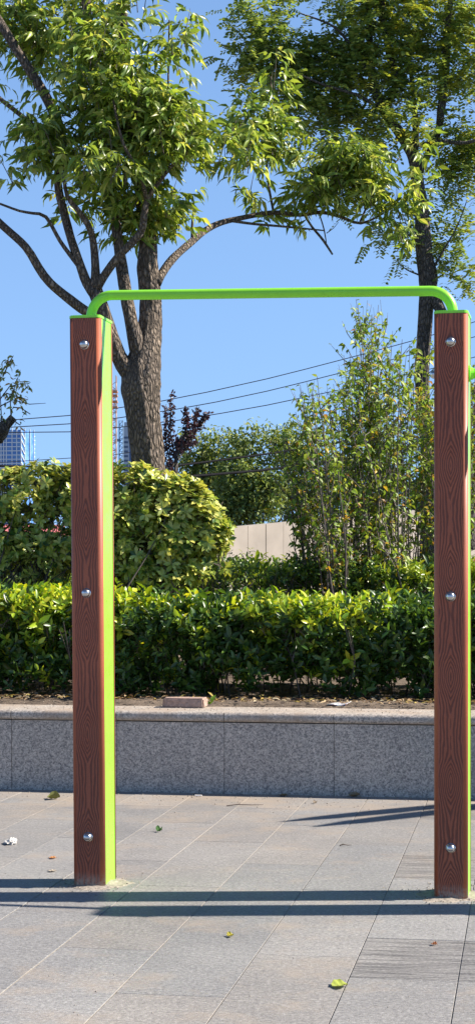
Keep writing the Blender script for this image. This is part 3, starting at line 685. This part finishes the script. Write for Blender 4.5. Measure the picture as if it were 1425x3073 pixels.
L_([(430, 1110, 14, 60), (412, 1040, 13.98, 50), (395, 965, 13.95, 40), (380, 890, 13.95, 38), (364, 785, 14, 34), (350, 690, 14, 30), (330, 560, 14.1, 26), (300, 380, 14.2, 20), (290, 200, 14.3, 16)], 24, .10, 2)
L_([(300, 950, 13.92, 34), (260, 935, 13.9, 30), (209, 898, 13.85, 30), (150, 848, 13.8, 27), (118, 805, 13.8, 26), (78, 741, 13.75, 24), (0, 669, 13.7, 22), (-70, 600, 13.6, 18)], 14, .08, 3)
L_([(286, 880, 13.9, 42), (262, 850, 13.9, 30), (240, 790, 13.9, 27), (215, 720, 13.95, 26), (193, 640, 14, 25), (175, 550, 14, 24), (182, 470, 14, 26), (187, 410, 14, 30), (157, 325, 14, 31), (114, 247, 14, 29), (60, 163, 14, 28), (-10, 50, 14, 26)], 14, .08, 4)
L_([(287, 868, 13.9, 38), (287, 800, 13.88, 24), (280, 723, 13.85, 22), (265, 675, 13.8, 20), (230, 625, 13.75, 17), (203, 590, 13.7, 13), (190, 520, 13.7, 9)], 12, .08, 5)
L_([(290, 862, 13.88, 34), (312, 830, 13.85, 25), (355, 771, 13.8, 23), (422, 699, 13.75, 23), (434, 640, 13.7, 20), (446, 590, 13.7, 17), (490, 530, 13.65, 12), (530, 480, 13.6, 9)], 12, .08, 6)
L_([(240, 800, 13.9, 18), (215, 770, 13.9, 14), (181, 723, 13.9, 12), (139, 651, 13.85, 11), (100, 640, 13.8, 9), (60, 633, 13.8, 8), (0, 611, 13.8, 7)], 8, .06, 7)
L_([(468, 850, 14.08, 34), (482, 828, 14.12, 26), (518, 777, 14.25, 24), (578, 723, 14.5, 21), (620, 690, 14.7, 19), (663, 669, 14.9, 17), (720, 655, 15.1, 15), (821, 638, 15.2, 14), (900, 645, 15.2, 12), (961, 637, 15.2, 11), (1020, 650, 15.2, 10), (1082, 670, 15.2, 8), (1150, 640, 15.2, 5)], 12, .09, 8)
L_([(690, 662, 15.0, 10), (760, 672, 15.1, 8), (852, 680, 15.1, 7), (973, 692, 15.1, 4)], 8, .06, 9)
L_([(915, 648, 15.2, 7), (935, 680, 15.2, 7), (968, 720, 15.2, 8), (997, 764, 15.2, 5)], 8, .1, 10)
L_([(957, 640, 15.2, 4), (972, 690, 15.2, 4), (979, 735, 15.2, 3)], 6, .1, 11); L_([(979, 700, 15.2, 3), (1000, 685, 15.2, 2), (1015, 667, 15.2, 1.5)], 5, 0, 12)
L_([(180, 440, 14, 18), (120, 392, 14, 15), (60, 343, 13.95, 14), (0, 295, 13.9, 13), (-50, 250, 13.9, 12)], 10, .08, 13)
L_([(247, 420, 14.1, 20), (247, 289, 14.15, 24), (241, 211, 14.15, 25), (265, 120, 14.2, 27), (259, 0, 14.2, 26), (255, -80, 14.2, 22)], 12, .08, 14)
L_([(578, 724, 14.5, 10), (577, 680, 14.5, 8), (582, 620, 14.5, 6)], 7, .08, 15)
L_([(460, 640, 14, 12), (490, 500, 13.95, 10), (503, 320, 13.9, 7), (508, 60, 13.9, 4)], 7, .06, 16); L_([(820, 635, 15.2, 8), (800, 500, 15.2, 7), (820, 380, 15.1, 5), (812, 230, 15.1, 3)], 7, .06, 17)
L_([(1080, 665, 15.2, 7), (1130, 560, 15.2, 6), (1200, 470, 15.2, 4)], 7, .06, 18)
L_([(440, 600, 13.7, 14), (420, 520, 13.5, 11), (370, 430, 13.4, 9), (340, 300, 13.4, 6)], 8, .06, 19)
AB = [(70, 50, 95, 80, 0.75, 0.5), (200, 20, 90, 70, 0.7, 0.5), (30, 190, 60, 60, 0.45, 0.3), (100, 130, 80, 70, 0.5, 0.4), (215, 160, 70, 80, 0.8, -0.3), (150, 300, 90, 70, 0.8, 0), (280, 260, 110, 85, 0.9, -0.3), (300, 100, 60, 60, 0.6, 0.3), (425, 40, 24, 60, 0.55, 0), (430, 150, 45, 80, 0.7, -0.1), (470, 250, 70, 80, 0.9, 0), (360, 370, 130, 90, 1, -0.2), (200, 390, 100, 70, 1, -0.2), (75, 420, 65, 45, 0.65, 0), (130, 470, 70, 45, 0.7, 0), (560, 310, 60, 70, 0.8, 0.2), (540, 420, 90, 75, 1, 0), (640, 400, 75, 75, 0.9, 1.15), (690, 290, 22, 100, 0.5, 1.15), (700, 450, 60, 55, 0.9, 1.15), (300, 500, 100, 55, 1, 0), (410, 500, 70, 55, 0.9, 0), (520, 500, 60, 40, 0.8, 0.1), (180, 555, 35, 35, 0.5, 0.2), (320, 575, 60, 38, 1, .1), (250, 560, 60, 35, .9, .1), (430, 555, 60, 40, .9, .1), (180, 520, 60, 45, .8, .1), (360, 540, 70, 45, 1, .1), (460, 575, 35, 25, 0.5, 0), (600, 500, 70, 30, 0.8, 1.15), (700, 530, 70, 25, 0.8, 1.15), (800, 450, 70, 50, 0.8, 1.15), (880, 420, 65, 55, 0.8, 1.15), (850, 510, 65, 28, 0.7, 1.15), (960, 440, 75, 55, 0.9, 1.15), (1010, 500, 60, 55, 0.9, 1.15), (1060, 420, 38, 38, 0.8, 1.15), (935, 530, 45, 35, 0.7, 1.15), (1030, 570, 35, 35, 0.6, 1.15), (25, 480, 30, 35, 0.4, 0), (745, 555, 18, 16, 0.4, 1.15), (350, 10, 50, 40, 0.5, 0.3), (60, 110, 90, 60, 0.7, 0.3), (170, 60, 80, 70, 0.8, 0.2), (330, 170, 60, 70, 0.6, 0.2), (390, 230, 70, 70, 0.7, 0), (250, 430, 110, 60, 0.9, -0.4), (360, 290, 80, 60, 0.9, -0.3), (440, 350, 80, 60, 0.9, -0.2), (900, 460, 60, 45, 0.8, 1.15), (660, 340, 45, 60, 0.7, 1.15)]
L = Leaves(); tw = MB()
def f_ash(L, tw, p, v):
    if noise.noise(p*2.6+Vector((3, 0, 0))) < -.10: return
    ash_spray(L, tw, p-Z*.05, (Vector((v.x, v.y, abs(v.z)))*.45+Z*.75+rv()*.35).normalized(), int(rng.integers(2, 5)))
leafy(L, tw, AB, 13.95, 225, f_ash, .75)
L.build('crown', M['leaf_ash'], ash, fold=.14, droop=.36, shape=(.95, .62)); tw.build('twig', M['twig'], ash)
print('ash leaflets', len(L.p))

# --- pagoda tree
sb_ = P(1282, 1900, 18.0); sb_.z = SZ-.1
so_ = empty('pagoda_tree', sb_); tag(so_, 'dark-trunked tree with small oval leaves, behind the right post', 'tree')
t_ = MB(); sp = spline([(Vector(sb_), .10)]+[(P(x, y, 18), w*.5*18/FPX) for x, y, w in ((1284, 1500, 46), (1280, 1320, 44), (1268, 1200, 42), (1265, 1100, 44), (1272, 1000, 42), (1280, 900, 46), (1284, 840, 56), (1272, 760, 50), (1264, 640, 42), (1248, 520, 38), (1240, 470, 36), (1203, 405, 32), (1149, 328, 28), (1118, 240, 24), (1108, 100, 18), (1100, -60, 14))], .06)
t_.tube([a[0] for a in sp], [a[1] for a in sp], 28, True, rough=.10, seed=5.0); t_.build('trunk', M['bark_d'], so_, smooth=True)
LS = lambda pts, n=12, seed=0: L_(pts, n, .09, seed, 'bark_d', so_)
LS([(1283, 860, 18, 40), (1305, 900, 17.95, 34), (1330, 950, 17.9, 32), (1370, 1050, 17.9, 30), (1400, 1300, 17.9, 30), (1410, 1650, 17.9, 32)], 14, 1)
LS([(1149, 335, 18, 22), (1185, 255, 18, 24), (1165, 150, 18, 22), (1150, 60, 18, 18), (1140, -60, 18, 14)], 12, 2)
LS([(1240, 480, 18, 28), (1246, 400, 18, 20), (1240, 300, 18, 15), (1225, 150, 18, 10)], 12, 3)
LS([(1255, 520, 18, 22), (1290, 450, 18, 20), (1312, 400, 18, 20), (1326, 300, 18, 26), (1335, 200, 18, 26), (1340, 90, 18, 20), (1360, -60, 18, 14)], 12, 4)
LS([(1246, 437, 17.9, 14), (1320, 425, 17.8, 13), (1400, 428, 17.7, 11), (1480, 400, 17.6, 8)], 10, 5)
LS([(1118, 240, 18, 14), (1060, 150, 17.9, 11), (1000, 80, 17.8, 7), (900, 40, 17.8, 4)], 8, 6); LS([(1170, 350, 18, 12), (1080, 290, 17.8, 10), (960, 250, 17.7, 7), (850, 200, 17.6, 4)], 8, 7)
LS([(1290, 820, 18, 8), (1330, 750, 17.9, 6), (1370, 680, 17.9, 4), (1400, 600, 17.9, 2.5)], 6, 8); LS([(1270, 830, 18, 7), (1220, 810, 17.9, 4), (1195, 790, 17.9, 2)], 6, 9)
SBL = [(640, 45, 55, 55, .8, -.3), (740, 70, 95, 85, 1, 0), (850, 50, 100, 85, 1, 0), (980, 50, 110, 90, 1, 0), (1100, 50, 100, 80, 1, 0), (1200, 130, 70, 110, .8, 0), (640, 150, 70, 55, .9, 0), (700, 210, 85, 60, 1, 0), (810, 210, 105, 90, 1, .2), (930, 190, 100, 95, .9, 0), (1060, 190, 90, 90, .8, 0), (790, 310, 65, 50, .9, 0), (890, 330, 80, 55, .9, 0), (1000, 320, 70, 60, .7, -.3), (1150, 405, 55, 45, .9, .2), (1195, 330, 60, 70, .8, 0), (1100, 330, 50, 50, .45, 0), (950, 590, 35, 28, .7, 0), (910, 520, 40, 30, .5, 0), (1120, 610, 50, 50, .5, 0), (1035, 650, 28, 18, .4, 0), (1010, 665, 26, 14, .4, 0), (1155, 540, 35, 40, .35, 0), (1090, 700, 30, 25, .5, 0), (1160, 670, 40, 45, .6, 0), (1180, 590, 35, 40, .5, 0), (1060, 560, 35, 50, .6, .2), (1000, 590, 35, 35, .7, .2), (1130, 470, 50, 40, .6, .3), (1190, 420, 40, 40, .8, .2), (1120, 690, 30, 30, .5, 0), (1050, 620, 30, 30, .6, 0), (1100, 450, 45, 40, .6, .2), (1080, 590, 25, 25, .3, 0), (570, 130, 18, 18, .25, 0), (600, 70, 22, 30, .3, 0), (1220, 480, 30, 30, .4, 0)]
L = Leaves()
def f_so(L, tw, p, v):
    if noise.noise(p*2.2) < -.32: return
    yel = PAL_SOPH_Y if (p.x > 1.2 and p.z > 5.6 and rng.random() < .28) or rng.random() < .08 else PAL_SOPH  # yellower leaves upper right put sunlight into the colour; a few scattered anywhere
    soph_spray(L, p, (v*.5+Z*.3+rv()*.5).normalized(), yel, int(rng.integers(3, 6)))
leafy(L, None, SBL, 18, 360, f_so, .55)
L.build('crown', M['leaf_soph'], so_, fold=.06, droop=.1, shape=(.9, .9)); print('pagoda leaflets', len(L.p))

# --- pruned tree at the left edge
tb_ = P(-120, 1850, 15.2); tb_.z = SZ; lt_ = empty('pruned_tree', tb_); tag(lt_, 'pruned tree at the left edge with a sawn-off stub and curling leaves', 'tree')
m_ = MB(); limb(m_, [(-125, 1960, 15.2, 70), (-115, 1600, 15.2, 62), (-95, 1430, 15.2, 60), (-60, 1350, 15.2, 55)], 18, .08, .1, 3); m_.build('trunk', M['bark'], lt_, smooth=True)
L_([(-70, 1370, 15.2, 44), (-30, 1330, 15.2, 46), (5, 1300, 15.2, 40), (22, 1275, 15.2, 27), (42, 1252, 15.2, 25)], 16, .12, 4, 'bark', lt_); L_([(-10, 1320, 15.15, 40), (5, 1285, 15.1, 42), (20, 1278, 15.1, 34)], 14, .15, 6, 'bark_d', lt_)
tw = MB(); L = Leaves()
for pts in ([(6, 1290), (5, 1240), (0, 1150), (10, 1090)], [(35, 1262), (32, 1200), (50, 1150), (62, 1110)], [(0, 1220), (40, 1200), (90, 1213), (138, 1210)], [(40, 1222), (65, 1225), (92, 1243)], [(0, 1200), (30, 1160), (70, 1150), (88, 1170)], [(10, 1130), (28, 1090), (40, 1070)], [(20, 1180), (50, 1190), (85, 1200)], [(42, 1262), (60, 1275), (62, 1275)]):
    q = [P(x, y, 15.1+rng.normal()*.1) for x, y in pts]; tw.tube(q, [.006, .005, .004, .002][:len(q)], 5, False)
    n_ = 5 if pts[-1][0] > 130 or pts[-1][1] > 1240 else 30
    for k in range(n_):
        t = rng.random()**.8*(len(q)-1)*(.55 if pts[-1][0] > 130 else 1); i = min(int(t), len(q)-2); c = q[i]+(q[i+1]-q[i])*(t-i); a = rng.uniform(0, 6.28); e = c+rv()*.03
        L.add(e, Vector((math.cos(a)*.7, math.sin(a)*.7, rng.uniform(-1.2, .1))), rv()+Z*.4, rng.uniform(.035, .065), rng.uniform(.016, .03), lc([(.24, .28, .09), (.32, .32, .12), (.42, .28, .13), (.18, .23, .07)], .3))
L.build('crown', M['leaf_lilac'], lt_, fold=.2, droop=.4); tw.build('twig', M['twig'], lt_)

# --- purple-leaved plum
pb = P(528, 1750, 20); pb.z = SZ; pl = empty('purple_plum', pb); tag(pl, 'small dark purple-leaved plum sapling right of the big trunk', 'sapling')
m_ = MB(); limb(m_, [(526, 1800, 20, 12), (527, 1430, 20, 11), (531, 1350, 20, 9)], 8, .2, .05); m_.build('trunk', M['bark_d'], pl, smooth=True)
tw = MB(); L = Leaves()
for (pts, n_) in (([(530, 1400), (512, 1300), (515, 1180)], 170), ([(528, 1440), (500, 1340), (496, 1222)], 170), ([(531, 1370), (560, 1290), (558, 1225)], 150), ([(531, 1370), (575, 1300), (592, 1228)], 160), ([(535, 1380), (590, 1290), (625, 1240)], 150), ([(520, 1400), (490, 1380), (484, 1300)], 110), ([(533, 1330), (545, 1330), (585, 1330)], 90)):
    q = [P(x, y, 20+rng.normal()*.1) for x, y in pts]; tw.tube(q, [.012, .008, .003], 5, False)
    for k in range(n_*2):
        t = .25+rng.random()*1.75; i = min(int(t), 1); c = q[i]+(q[i+1]-q[i])*(t-i)+rv()*.05*(2.2-t*.8)*rng.random()
        if rng.random() < .35: continue
        L.add(c, rv()+Z*.3, rv()+Z*.4, rng.uniform(.04, .06), rng.uniform(.022, .032), lc(PAL_PL, .3))
L.build('crown', M['leaf_plum'], pl); tw.build('twig', M['bark_d'], pl)

# --- bank of far shrubs behind the concrete wall
def far_tree(label, blobs, Y, dens, pal=PAL_FAR, ls=1.0):
    x0 = blobs[0][0]*S2; b = P(x0, 1740, Y); b.z = 0; o = empty('background_tree', b); tag(o, label, 'tree', 'bushy trees beyond the concrete wall'); L = Leaves(); tw = MB(); pts = blob_pts(blobs, Y, dens, .6, inner=.35)
    for p, v in pts:
        if noise.noise(p*1.6) < -.36: continue
        ax = (v*.6+Z*.5+rv()*.7).normalized()
        for i in range(9): L.add(p+ax*.05*i*.5+rv()*.07, rv()+ax*.4-Z*.2, Z+rv()*.8, rng.uniform(.06, .095)*ls, rng.uniform(.03, .045)*ls, lc(pal, .25))
    for i in rng.integers(len(pts), size=26): stemmy(tw, b+Vector((rng.normal()*.2, rng.normal()*.2, 1.0)), pts[i][0], .025, .2)
    m_ = MB(); m_.tube([b, b+Z*1.6], [.12, .08], 10); m_.build('trunk', M['bark_d'], o)
    L.build('crown', M['leaf_far'], o); tw.build('branch', M['bark_d'], o)
far_tree('pale green bushy tree beyond the concrete wall, next to the plum sapling', [(520, 1190, 60, 60, 1), (560, 1130, 50, 40, .8), (500, 1130, 45, 40, .6), (540, 1260, 70, 60, 1), (480, 1200, 50, 60, .8), (590, 1200, 55, 60, 1)], 27, 480)
far_tree('dense green bushy tree in the middle beyond the concrete wall', [(650, 1200, 65, 70, 1), (620, 1125, 45, 38, .8), (680, 1120, 45, 38, .8), (640, 1280, 75, 50, 1), (700, 1190, 55, 60, 1), (725, 1260, 50, 60, 1), (715, 1140, 45, 45, .9), (600, 1235, 60, 60, 1), (665, 1275, 80, 55, 1), (735, 1290, 60, 45, 1), (600, 1310, 60, 40, 1), (610, 1160, 50, 50, .9), (740, 1200, 50, 55, 1), (600, 1290, 60, 50, 1)], 26, 510)
far_tree('green bushy tree behind the leftmost tall shrub', [(780, 1200, 75, 75, 1), (740, 1125, 60, 50, 1), (800, 1130, 50, 40, .7), (760, 1280, 75, 55, 1), (850, 1220, 60, 65, .9)], 28, 450)
far_tree('darker bushy tree seen through the stems of the tallest shrub', [(930, 1230, 85, 75, 1), (980, 1150, 60, 45, .6), (900, 1290, 70, 50, 1), (1020, 1260, 70, 60, 1)], 27, 420)
far_tree('bushy tree at the far right edge beyond the right post', [(1150, 1200, 80, 90, 1), (1215, 1060, 60, 80, .8), (1230, 1250, 80, 70, 1), (1090, 1280, 60, 60, 1), (1200, 1350, 90, 60, 1)], 27, 450)
far_tree('low dark bushy tree at the left beyond the stems of the left bush', [(60, 1420, 90, 40, 1), (170, 1440, 70, 40, 1), (-30, 1420, 60, 45, 1), (250, 1430, 60, 50, 1)], 24, 450)

# ------------------------------------------------------------------ concrete wall behind
cw = empty('concrete_wall', P(800, 1740, 20.6)); tag(cw, 'pale beige concrete wall of upright panels with a rising top, behind the hedges', 'wall')
a2 = P(688, 1583, 20.0); b2 = P(920, 1562, 21.1); dr = b2-a2; slope = dr.z; dr.z = 0; slope /= dr.length; dr.normalize(); nn = Vector((-dr.y, dr.x, 0))
m_ = MB(); PW = (b2-a2).length/232*53; s0 = -PW*9
while s0 < PW*18:
    p = a2+dr*(s0+.005); p.z = -.02; off = nn*rng.uniform(-.003, .003); h0 = a2.z+slope*s0; h1 = h0+slope*PW; w_ = PW-.010; q0 = [p+off, p+off+dr*w_, p+off+dr*w_+nn*.2, p+off+nn*.2]
    m_.add(q0+[Vector((v.x, v.y, h0 if i in (0, 3) else h1)) for i, v in enumerate(q0)], [(0, 3, 2, 1), (4, 5, 6, 7), (0, 1, 5, 4), (1, 2, 6, 5), (2, 3, 7, 6), (3, 0, 4, 7)]); s0 += PW
m_.build('panel', M['conc'], cw); m_ = MB(); p = a2+dr*(-PW*9); p.z = -.02; q0 = [p+nn*.012, p+dr*PW*27+nn*.012, p+dr*PW*27+nn*.17, p+nn*.17]
m_.add(q0+[Vector((v.x, v.y, a2.z-.012-slope*PW*9+(slope*PW*27 if i in (1, 2) else 0))) for i, v in enumerate(q0)], [(0, 3, 2, 1), (4, 5, 6, 7), (0, 1, 5, 4), (1, 2, 6, 5), (2, 3, 7, 6), (3, 0, 4, 7)]); m_.build('backing', M['joint'], cw)

# ------------------------------------------------------------------ wires
def wire(pts, Y, w, mat, lab, grp, nm):
    q = [P(x, y, Y+(x-700)*.004) for x, y in pts]; sp = spline([(v, w*.5*Y/FPX) for v in q], 1.0); m_ = MB(); m_.tube([a[0] for a in sp], [a[1] for a in sp], 6); o = m_.build(nm, mat, loc=q[0], smooth=True); tag(o, lab, 'wire', grp)
GW = 'overhead wires crossing the sky'
wire([(-200, 1275), (0, 1263), (207, 1247), (343, 1226), (483, 1204), (800, 1137), (1265, 1015), (1425, 965), (1700, 870)], 42, 2.6, M['wire'], 'topmost thin overhead wire between the posts', GW, 'overhead_wire')
wire([(-200, 1290), (0, 1284), (207, 1272), (343, 1256), (529, 1228), (800, 1174), (1260, 1057), (1425, 1010), (1700, 925)], 42, 2.6, M['wire'], 'second thin overhead wire from the top', GW, 'overhead_wire')
wire([(-200, 1296), (0, 1298), (207, 1296), (343, 1284), (529, 1262), (800, 1216), (1009, 1172), (1265, 1114), (1425, 1071), (1700, 1000)], 42, 2.6, M['wire'], 'third thin overhead wire from the top', GW, 'overhead_wire')
wire([(-200, 1400), (340, 1365), (560, 1334), (730, 1305), (838, 1287), (1000, 1262), (1255, 1225), (1425, 1190), (1700, 1140)], 42, 2.0, M['wire'], 'lowest thin overhead wire, just above the far bushy trees', GW, 'overhead_wire')
wire([(-200, 1400), (0, 1398), (300, 1405), (495, 1402), (629, 1385), (788, 1364), (920, 1345), (1200, 1290), (1700, 1180)], 21, 6, M['cable'], 'upper thick black cable in front of the far bushy trees', 'thick black cables', 'black_cable')
wire([(-200, 1440), (200, 1442), (495, 1436), (629, 1425), (780, 1412), (920, 1395), (1200, 1350), (1700, 1260)], 21, 8, M['cable'], 'lower thicker black cable in front of the far bushy trees', 'thick black cables', 'black_cable')

# ------------------------------------------------------------------ far buildings
def m_glass(name, c1, c2):
    m, nt, bs, _ = newmat(name); co = texco(nt, (.07, .07, .10)); v = tnoise(nt, co, 2.0, 3, .6)
    c = ramp(nt, [(.35, c1), (.65, c2)], v.outputs[0]); nt.links.new(c.outputs[0], bs.inputs[0]); bs.inputs['Roughness'].default_value = .25; return m
gl = m_glass('tower_glass', (.05, .17, .50), (.16, .32, .60)); wh = m_plain('tower_trim', (.62, .66, .70), .7); gy = m_plain('tower_grey', (.34, .39, .46), .7)
YT = 1500.0
def TP(x, y, Y=YT): return P(x, y, Y)
tw_ = empty('glass_tower', Vector((TP(20, 0).x, YT, 0))); tag(tw_, 'curved blue glass high-rise tower at the left behind the bushes', 'tower')
k = YT/FPX; xl, xr = TP(-60, 0).x, TP(99, 0).x; zt = TP(0, 1292).z
foot = [(xl, 0), (xl+6, -6), (TP(68, 0).x, -8), (TP(77, 0).x, -3), (TP(90, 0).x, 4), (xr, 14), (xr-1, 34), (xl, 34)]
m_ = MB(); m_.prism(foot, Vector((0, YT, 0)), Vector((1, 0, 0)), Vector((0, 1, 0)), Z*zt); m_.build('glazing', gl, tw_)
m_ = MB(); z = 4.0
while z < zt-3:
    m_.prism([(a*1.0+(-.6 if a < 0 else .4), b-.7 if b < 10 else b) for a, b in foot[:6]]+[(xr+.3, 16), (xl, 16)], Vector((0, YT, z)), Vector((1, 0, 0)), Vector((0, 1, 0)), Z*.75); z += 3.6
m_.build('floor_band', wh, tw_)
m_ = MB()
for x in (8, 16, 24, 41, 55, 68, 77, 90, 98): p = TP(x, 0); fy = np.interp(p.x, [f[0] for f in foot[:6]], [f[1] for f in foot[:6]]); m_.box(Vector((p.x-.35, YT+fy-1.3, 0)), Vector((.7, 0, 0)), Vector((0, 1.2, 0)), Z*(zt+1.5))
m_.build('mullion', wh, tw_)
m_ = MB()
for i in range(17): a = Vector((TP(68.5, 0).x, YT-8.6, zt-2-i*6.4)); b = Vector((TP(76.5, 0).x, YT-4.5, zt-8-i*6.4)); m_.tube([a, b], .45, 5)
m_.build('brace', wh, tw_)
# right-hand high rise with lift mast
YB = 1200.0; tb2 = empty('high_rise', Vector((P(400, 0, YB).x, YB, 0))); tag(tb2, 'grey high-rise under construction seen just left of the big trunk', 'tower')
x0, x1 = P(369, 0, YB).x, P(470, 0, YB).x; ht = P(0, 1280, YB).z
m_ = MB(); m_.box(Vector((x0, YB, 0)), Vector((4.5, 0, 0)), Vector((0, 20, 0)), Z*ht); m_.box(Vector((x0+8, YB, 0)), Vector((x1-x0-8, 0, 0)), Vector((0, 20, 0)), Z*(ht-5)); m_.box(Vector((x0+1, YB, ht)), Vector((x1-x0-4, 0, 0)), Vector((0, 18, 0)), Z*3); m_.build('wall', gy, tb2)
m_ = MB(); m_.box(Vector((x0+4.5, YB+1, 0)), Vector((3.5, 0, 0)), Vector((0, 18, 0)), Z*(ht-6)); m_.build('glazing', m_glass('hr_glass', (.05, .10, .25), (.10, .17, .34)), tb2)
m_ = MB(); z = 3
while z < ht-8:
    for xx in np.arange(x0+9, x1-1, 2.6): m_.box(Vector((xx, YB-.12, z)), Vector((1.5, 0, 0)), Vector((0, .2, 0)), Z*1.6)
    m_.box(Vector((x0+.5, YB-.12, z)), Vector((3.2, 0, 0)), Vector((0, .2, 0)), Z*1.5); z += 3.2
tag(m_.build('window', m_plain('dark_window', (.06, .09, .16), .3), tb2), kind='stuff')
m_ = MB(); xm = P(365, 0, YB).x; zm = P(0, 1263, YB).z
for dx in (-1.3, 1.3):
    for dy in (-1.3, 1.3): m_.tube([Vector((xm+dx, YB-3+dy, 0)), Vector((xm+dx, YB-3+dy, zm))], .28, 4)
z = 0
while z < zm-3: m_.tube([Vector((xm-1.3, YB-4.3, z)), Vector((xm+1.3, YB-4.3, z+3))], .22, 4); m_.tube([Vector((xm-1.3, YB-4.3, z+3)), Vector((xm+1.3, YB-4.3, z+3))], .22, 4); z += 3
m_.box(Vector((P(346, 0, YB).x, YB-4, P(0, 1326, YB).z)), Vector((P(364, 0, YB).x-P(346, 0, YB).x, 0, 0)), Vector((0, 2, 0)), Z*1.8); m_.build('hoist_mast', m_plain('mast_blue', (.14, .24, .36), .7), tb2)
# crane mast
YC = 320.; cm = empty('crane_mast', P(334, 1740, YC)); cm.location.z = 0; tag(cm, 'orange lattice construction crane mast behind the left post', 'crane')
m_ = MB(); xc = P(336, 0, YC).x; zc = P(0, 1128, YC).z; hw = .85
for dx in (-hw, hw):
    for dy in (-hw, hw): m_.tube([Vector((xc+dx, YC+dy, 0)), Vector((xc+dx, YC+dy, zc))], .09, 5)
z = 0; i = 0
while z < zc-1.4:
    for (a, b) in (((-hw, -hw), (hw, -hw)), ((hw, -hw), (hw, hw)), ((hw, hw), (-hw, hw)), ((-hw, hw), (-hw, -hw))):
        if i % 2: a, b = b, a
        m_.tube([Vector((xc+a[0], YC+a[1], z)), Vector((xc+b[0], YC+b[1], z+1.4))], .055, 4); m_.tube([Vector((xc+a[0], YC+a[1], z)), Vector((xc+b[0], YC+b[1], z))], .055, 4)
    z += 1.4; i += 1
m_.build('mast', m_plain('crane_pale', (.42, .30, .25), .7), cm)
m_ = MB()
for y in (1178, 1190, 1208, 1225):
    z = P(0, y, YC).z; m_.box(Vector((xc-1.2, YC-1.2, z)), Vector((2.3, 0, 0)), Vector((0, 2.4, 0)), Z*.28)
m_.build('collar', m_plain('crane_orange', (.42, .22, .12), .6), cm)
# red roofed shed far left
YR = 75.; rs = empty('red_roof_shed', P(60, 1740, YR)); rs.location.z = 0; tag(rs, 'low white shed with a faded red roof seen through the stems of the left bush', 'shed')
m_ = MB(); c = P(-40, 1740, YR); wdt = P(150, 0, YR).x-c.x; z1 = P(0, 1598, YR).z; z2 = P(0, 1568, YR).z
m_.box(Vector((c.x, YR, 0)), Vector((wdt, 0, 0)), Vector((0, 6, 0)), Z*z1); m_.build('wall', m_plain('shed_white', (.6, .58, .56), .8), rs)
m_ = MB(); o_ = Vector((c.x-.3, YR-.4, z1)); m_.add([o_, o_+Vector((wdt+.6, 0, 0)), o_+Vector((wdt+.6, 3.4, z2-z1)), o_+Vector((0, 3.4, z2-z1)), o_+Vector((wdt+.6, 6.8, 0)), o_+Vector((0, 6.8, 0))], [(0, 1, 2, 3), (3, 2, 4, 5), (0, 3, 5), (1, 4, 2), (0, 5, 4, 1)]); m_.build('roof', m_plain('faded_red', (.50, .13, .13), .8, 0, .2, 1), rs)

# ================================================================== LIGHT, SKY, CAMERA
EL, AZ = 39.5, 1.5                                     # sun height; direction measured from +X towards +Y
sv = Vector((math.cos(R(EL))*math.cos(R(AZ)), math.cos(R(EL))*math.sin(R(AZ)), math.sin(R(EL))))
sl = bpy.data.lights.new('sun', 'SUN'); sl.energy = 5.0; sl.angle = R(.53); sl.color = (1.0, .915, .81)
so2 = bpy.data.objects.new('sun', sl); COL.objects.link(so2); so2.rotation_euler = sv.to_track_quat('Z', 'Y').to_euler(); so2.location = (5, 5, 12)
w = bpy.data.worlds.new('World'); scene.world = w; w.use_nodes = True; nt = w.node_tree; nt.nodes.clear()
sk = nt.nodes.new('ShaderNodeTexSky'); sk.sky_type = 'NISHITA'; sk.sun_disc = False; sk.sun_elevation = R(EL); sk.sun_rotation = R(90-AZ)
sk.altitude = 0; sk.air_density = .6; sk.dust_density = .0; sk.ozone_density = 4.0
bg = nt.nodes.new('ShaderNodeBackground'); bg.inputs[1].default_value = .085; ou = nt.nodes.new('ShaderNodeOutputWorld'); 
tcw = nt.nodes.new('ShaderNodeTexCoord'); mpw = nt.nodes.new('ShaderNodeMapping'); mpw.inputs['Location'].default_value = (0, 0, 0)
sxw = nt.nodes.new('ShaderNodeSeparateXYZ'); cbw = nt.nodes.new('ShaderNodeCombineXYZ')
nrw = nt.nodes.new('ShaderNodeVectorMath'); nrw.operation = 'NORMALIZE'; nt.links.new(tcw.outputs['Generated'], mpw.inputs[0]); nt.links.new(mpw.outputs[0], sxw.inputs[0]); nt.links.new(sxw.outputs[0], cbw.inputs[0]); nt.links.new(sxw.outputs[1], cbw.inputs[1])
zl = math_(nt, 'MULTIPLY_ADD', sxw.outputs[2], .29, .092); zh = math_(nt, 'MULTIPLY', math_(nt, 'MAXIMUM', math_(nt, 'SUBTRACT', sxw.outputs[2], .34), 0), 1.9)
nt.links.new(math_(nt, 'ADD', zl, zh), cbw.inputs[2]); nt.links.new(cbw.outputs[0], nrw.inputs[0]); nt.links.new(nrw.outputs[0], sk.inputs[0])
nt.links.new(sk.outputs[0], bg.inputs[0]); nt.links.new(bg.outputs[0], ou.inputs[0])
cd = bpy.data.cameras.new('camera'); co_ = bpy.data.objects.new('camera', cd); COL.objects.link(co_); scene.camera = co_
co_.location = (0, 0, CAMH); co_.rotation_euler = (R(90), 0, 0); cd.sensor_fit = 'VERTICAL'; cd.sensor_height = 36; cd.sensor_width = 36*1425/3073
cd.lens = FPX/3073*36; cd.shift_y = (HZ-1536.5)/3073; cd.clip_end = 9000; cd.clip_start = .1
scene.view_settings.view_transform = 'Standard'; scene.view_settings.look = 'None'; scene.view_settings.gamma = 1; scene.view_settings.exposure = 1.15
scene.render.engine = 'CYCLES'; scene.cycles.max_bounces = 8; scene.cycles.transparent_max_bounces = 8
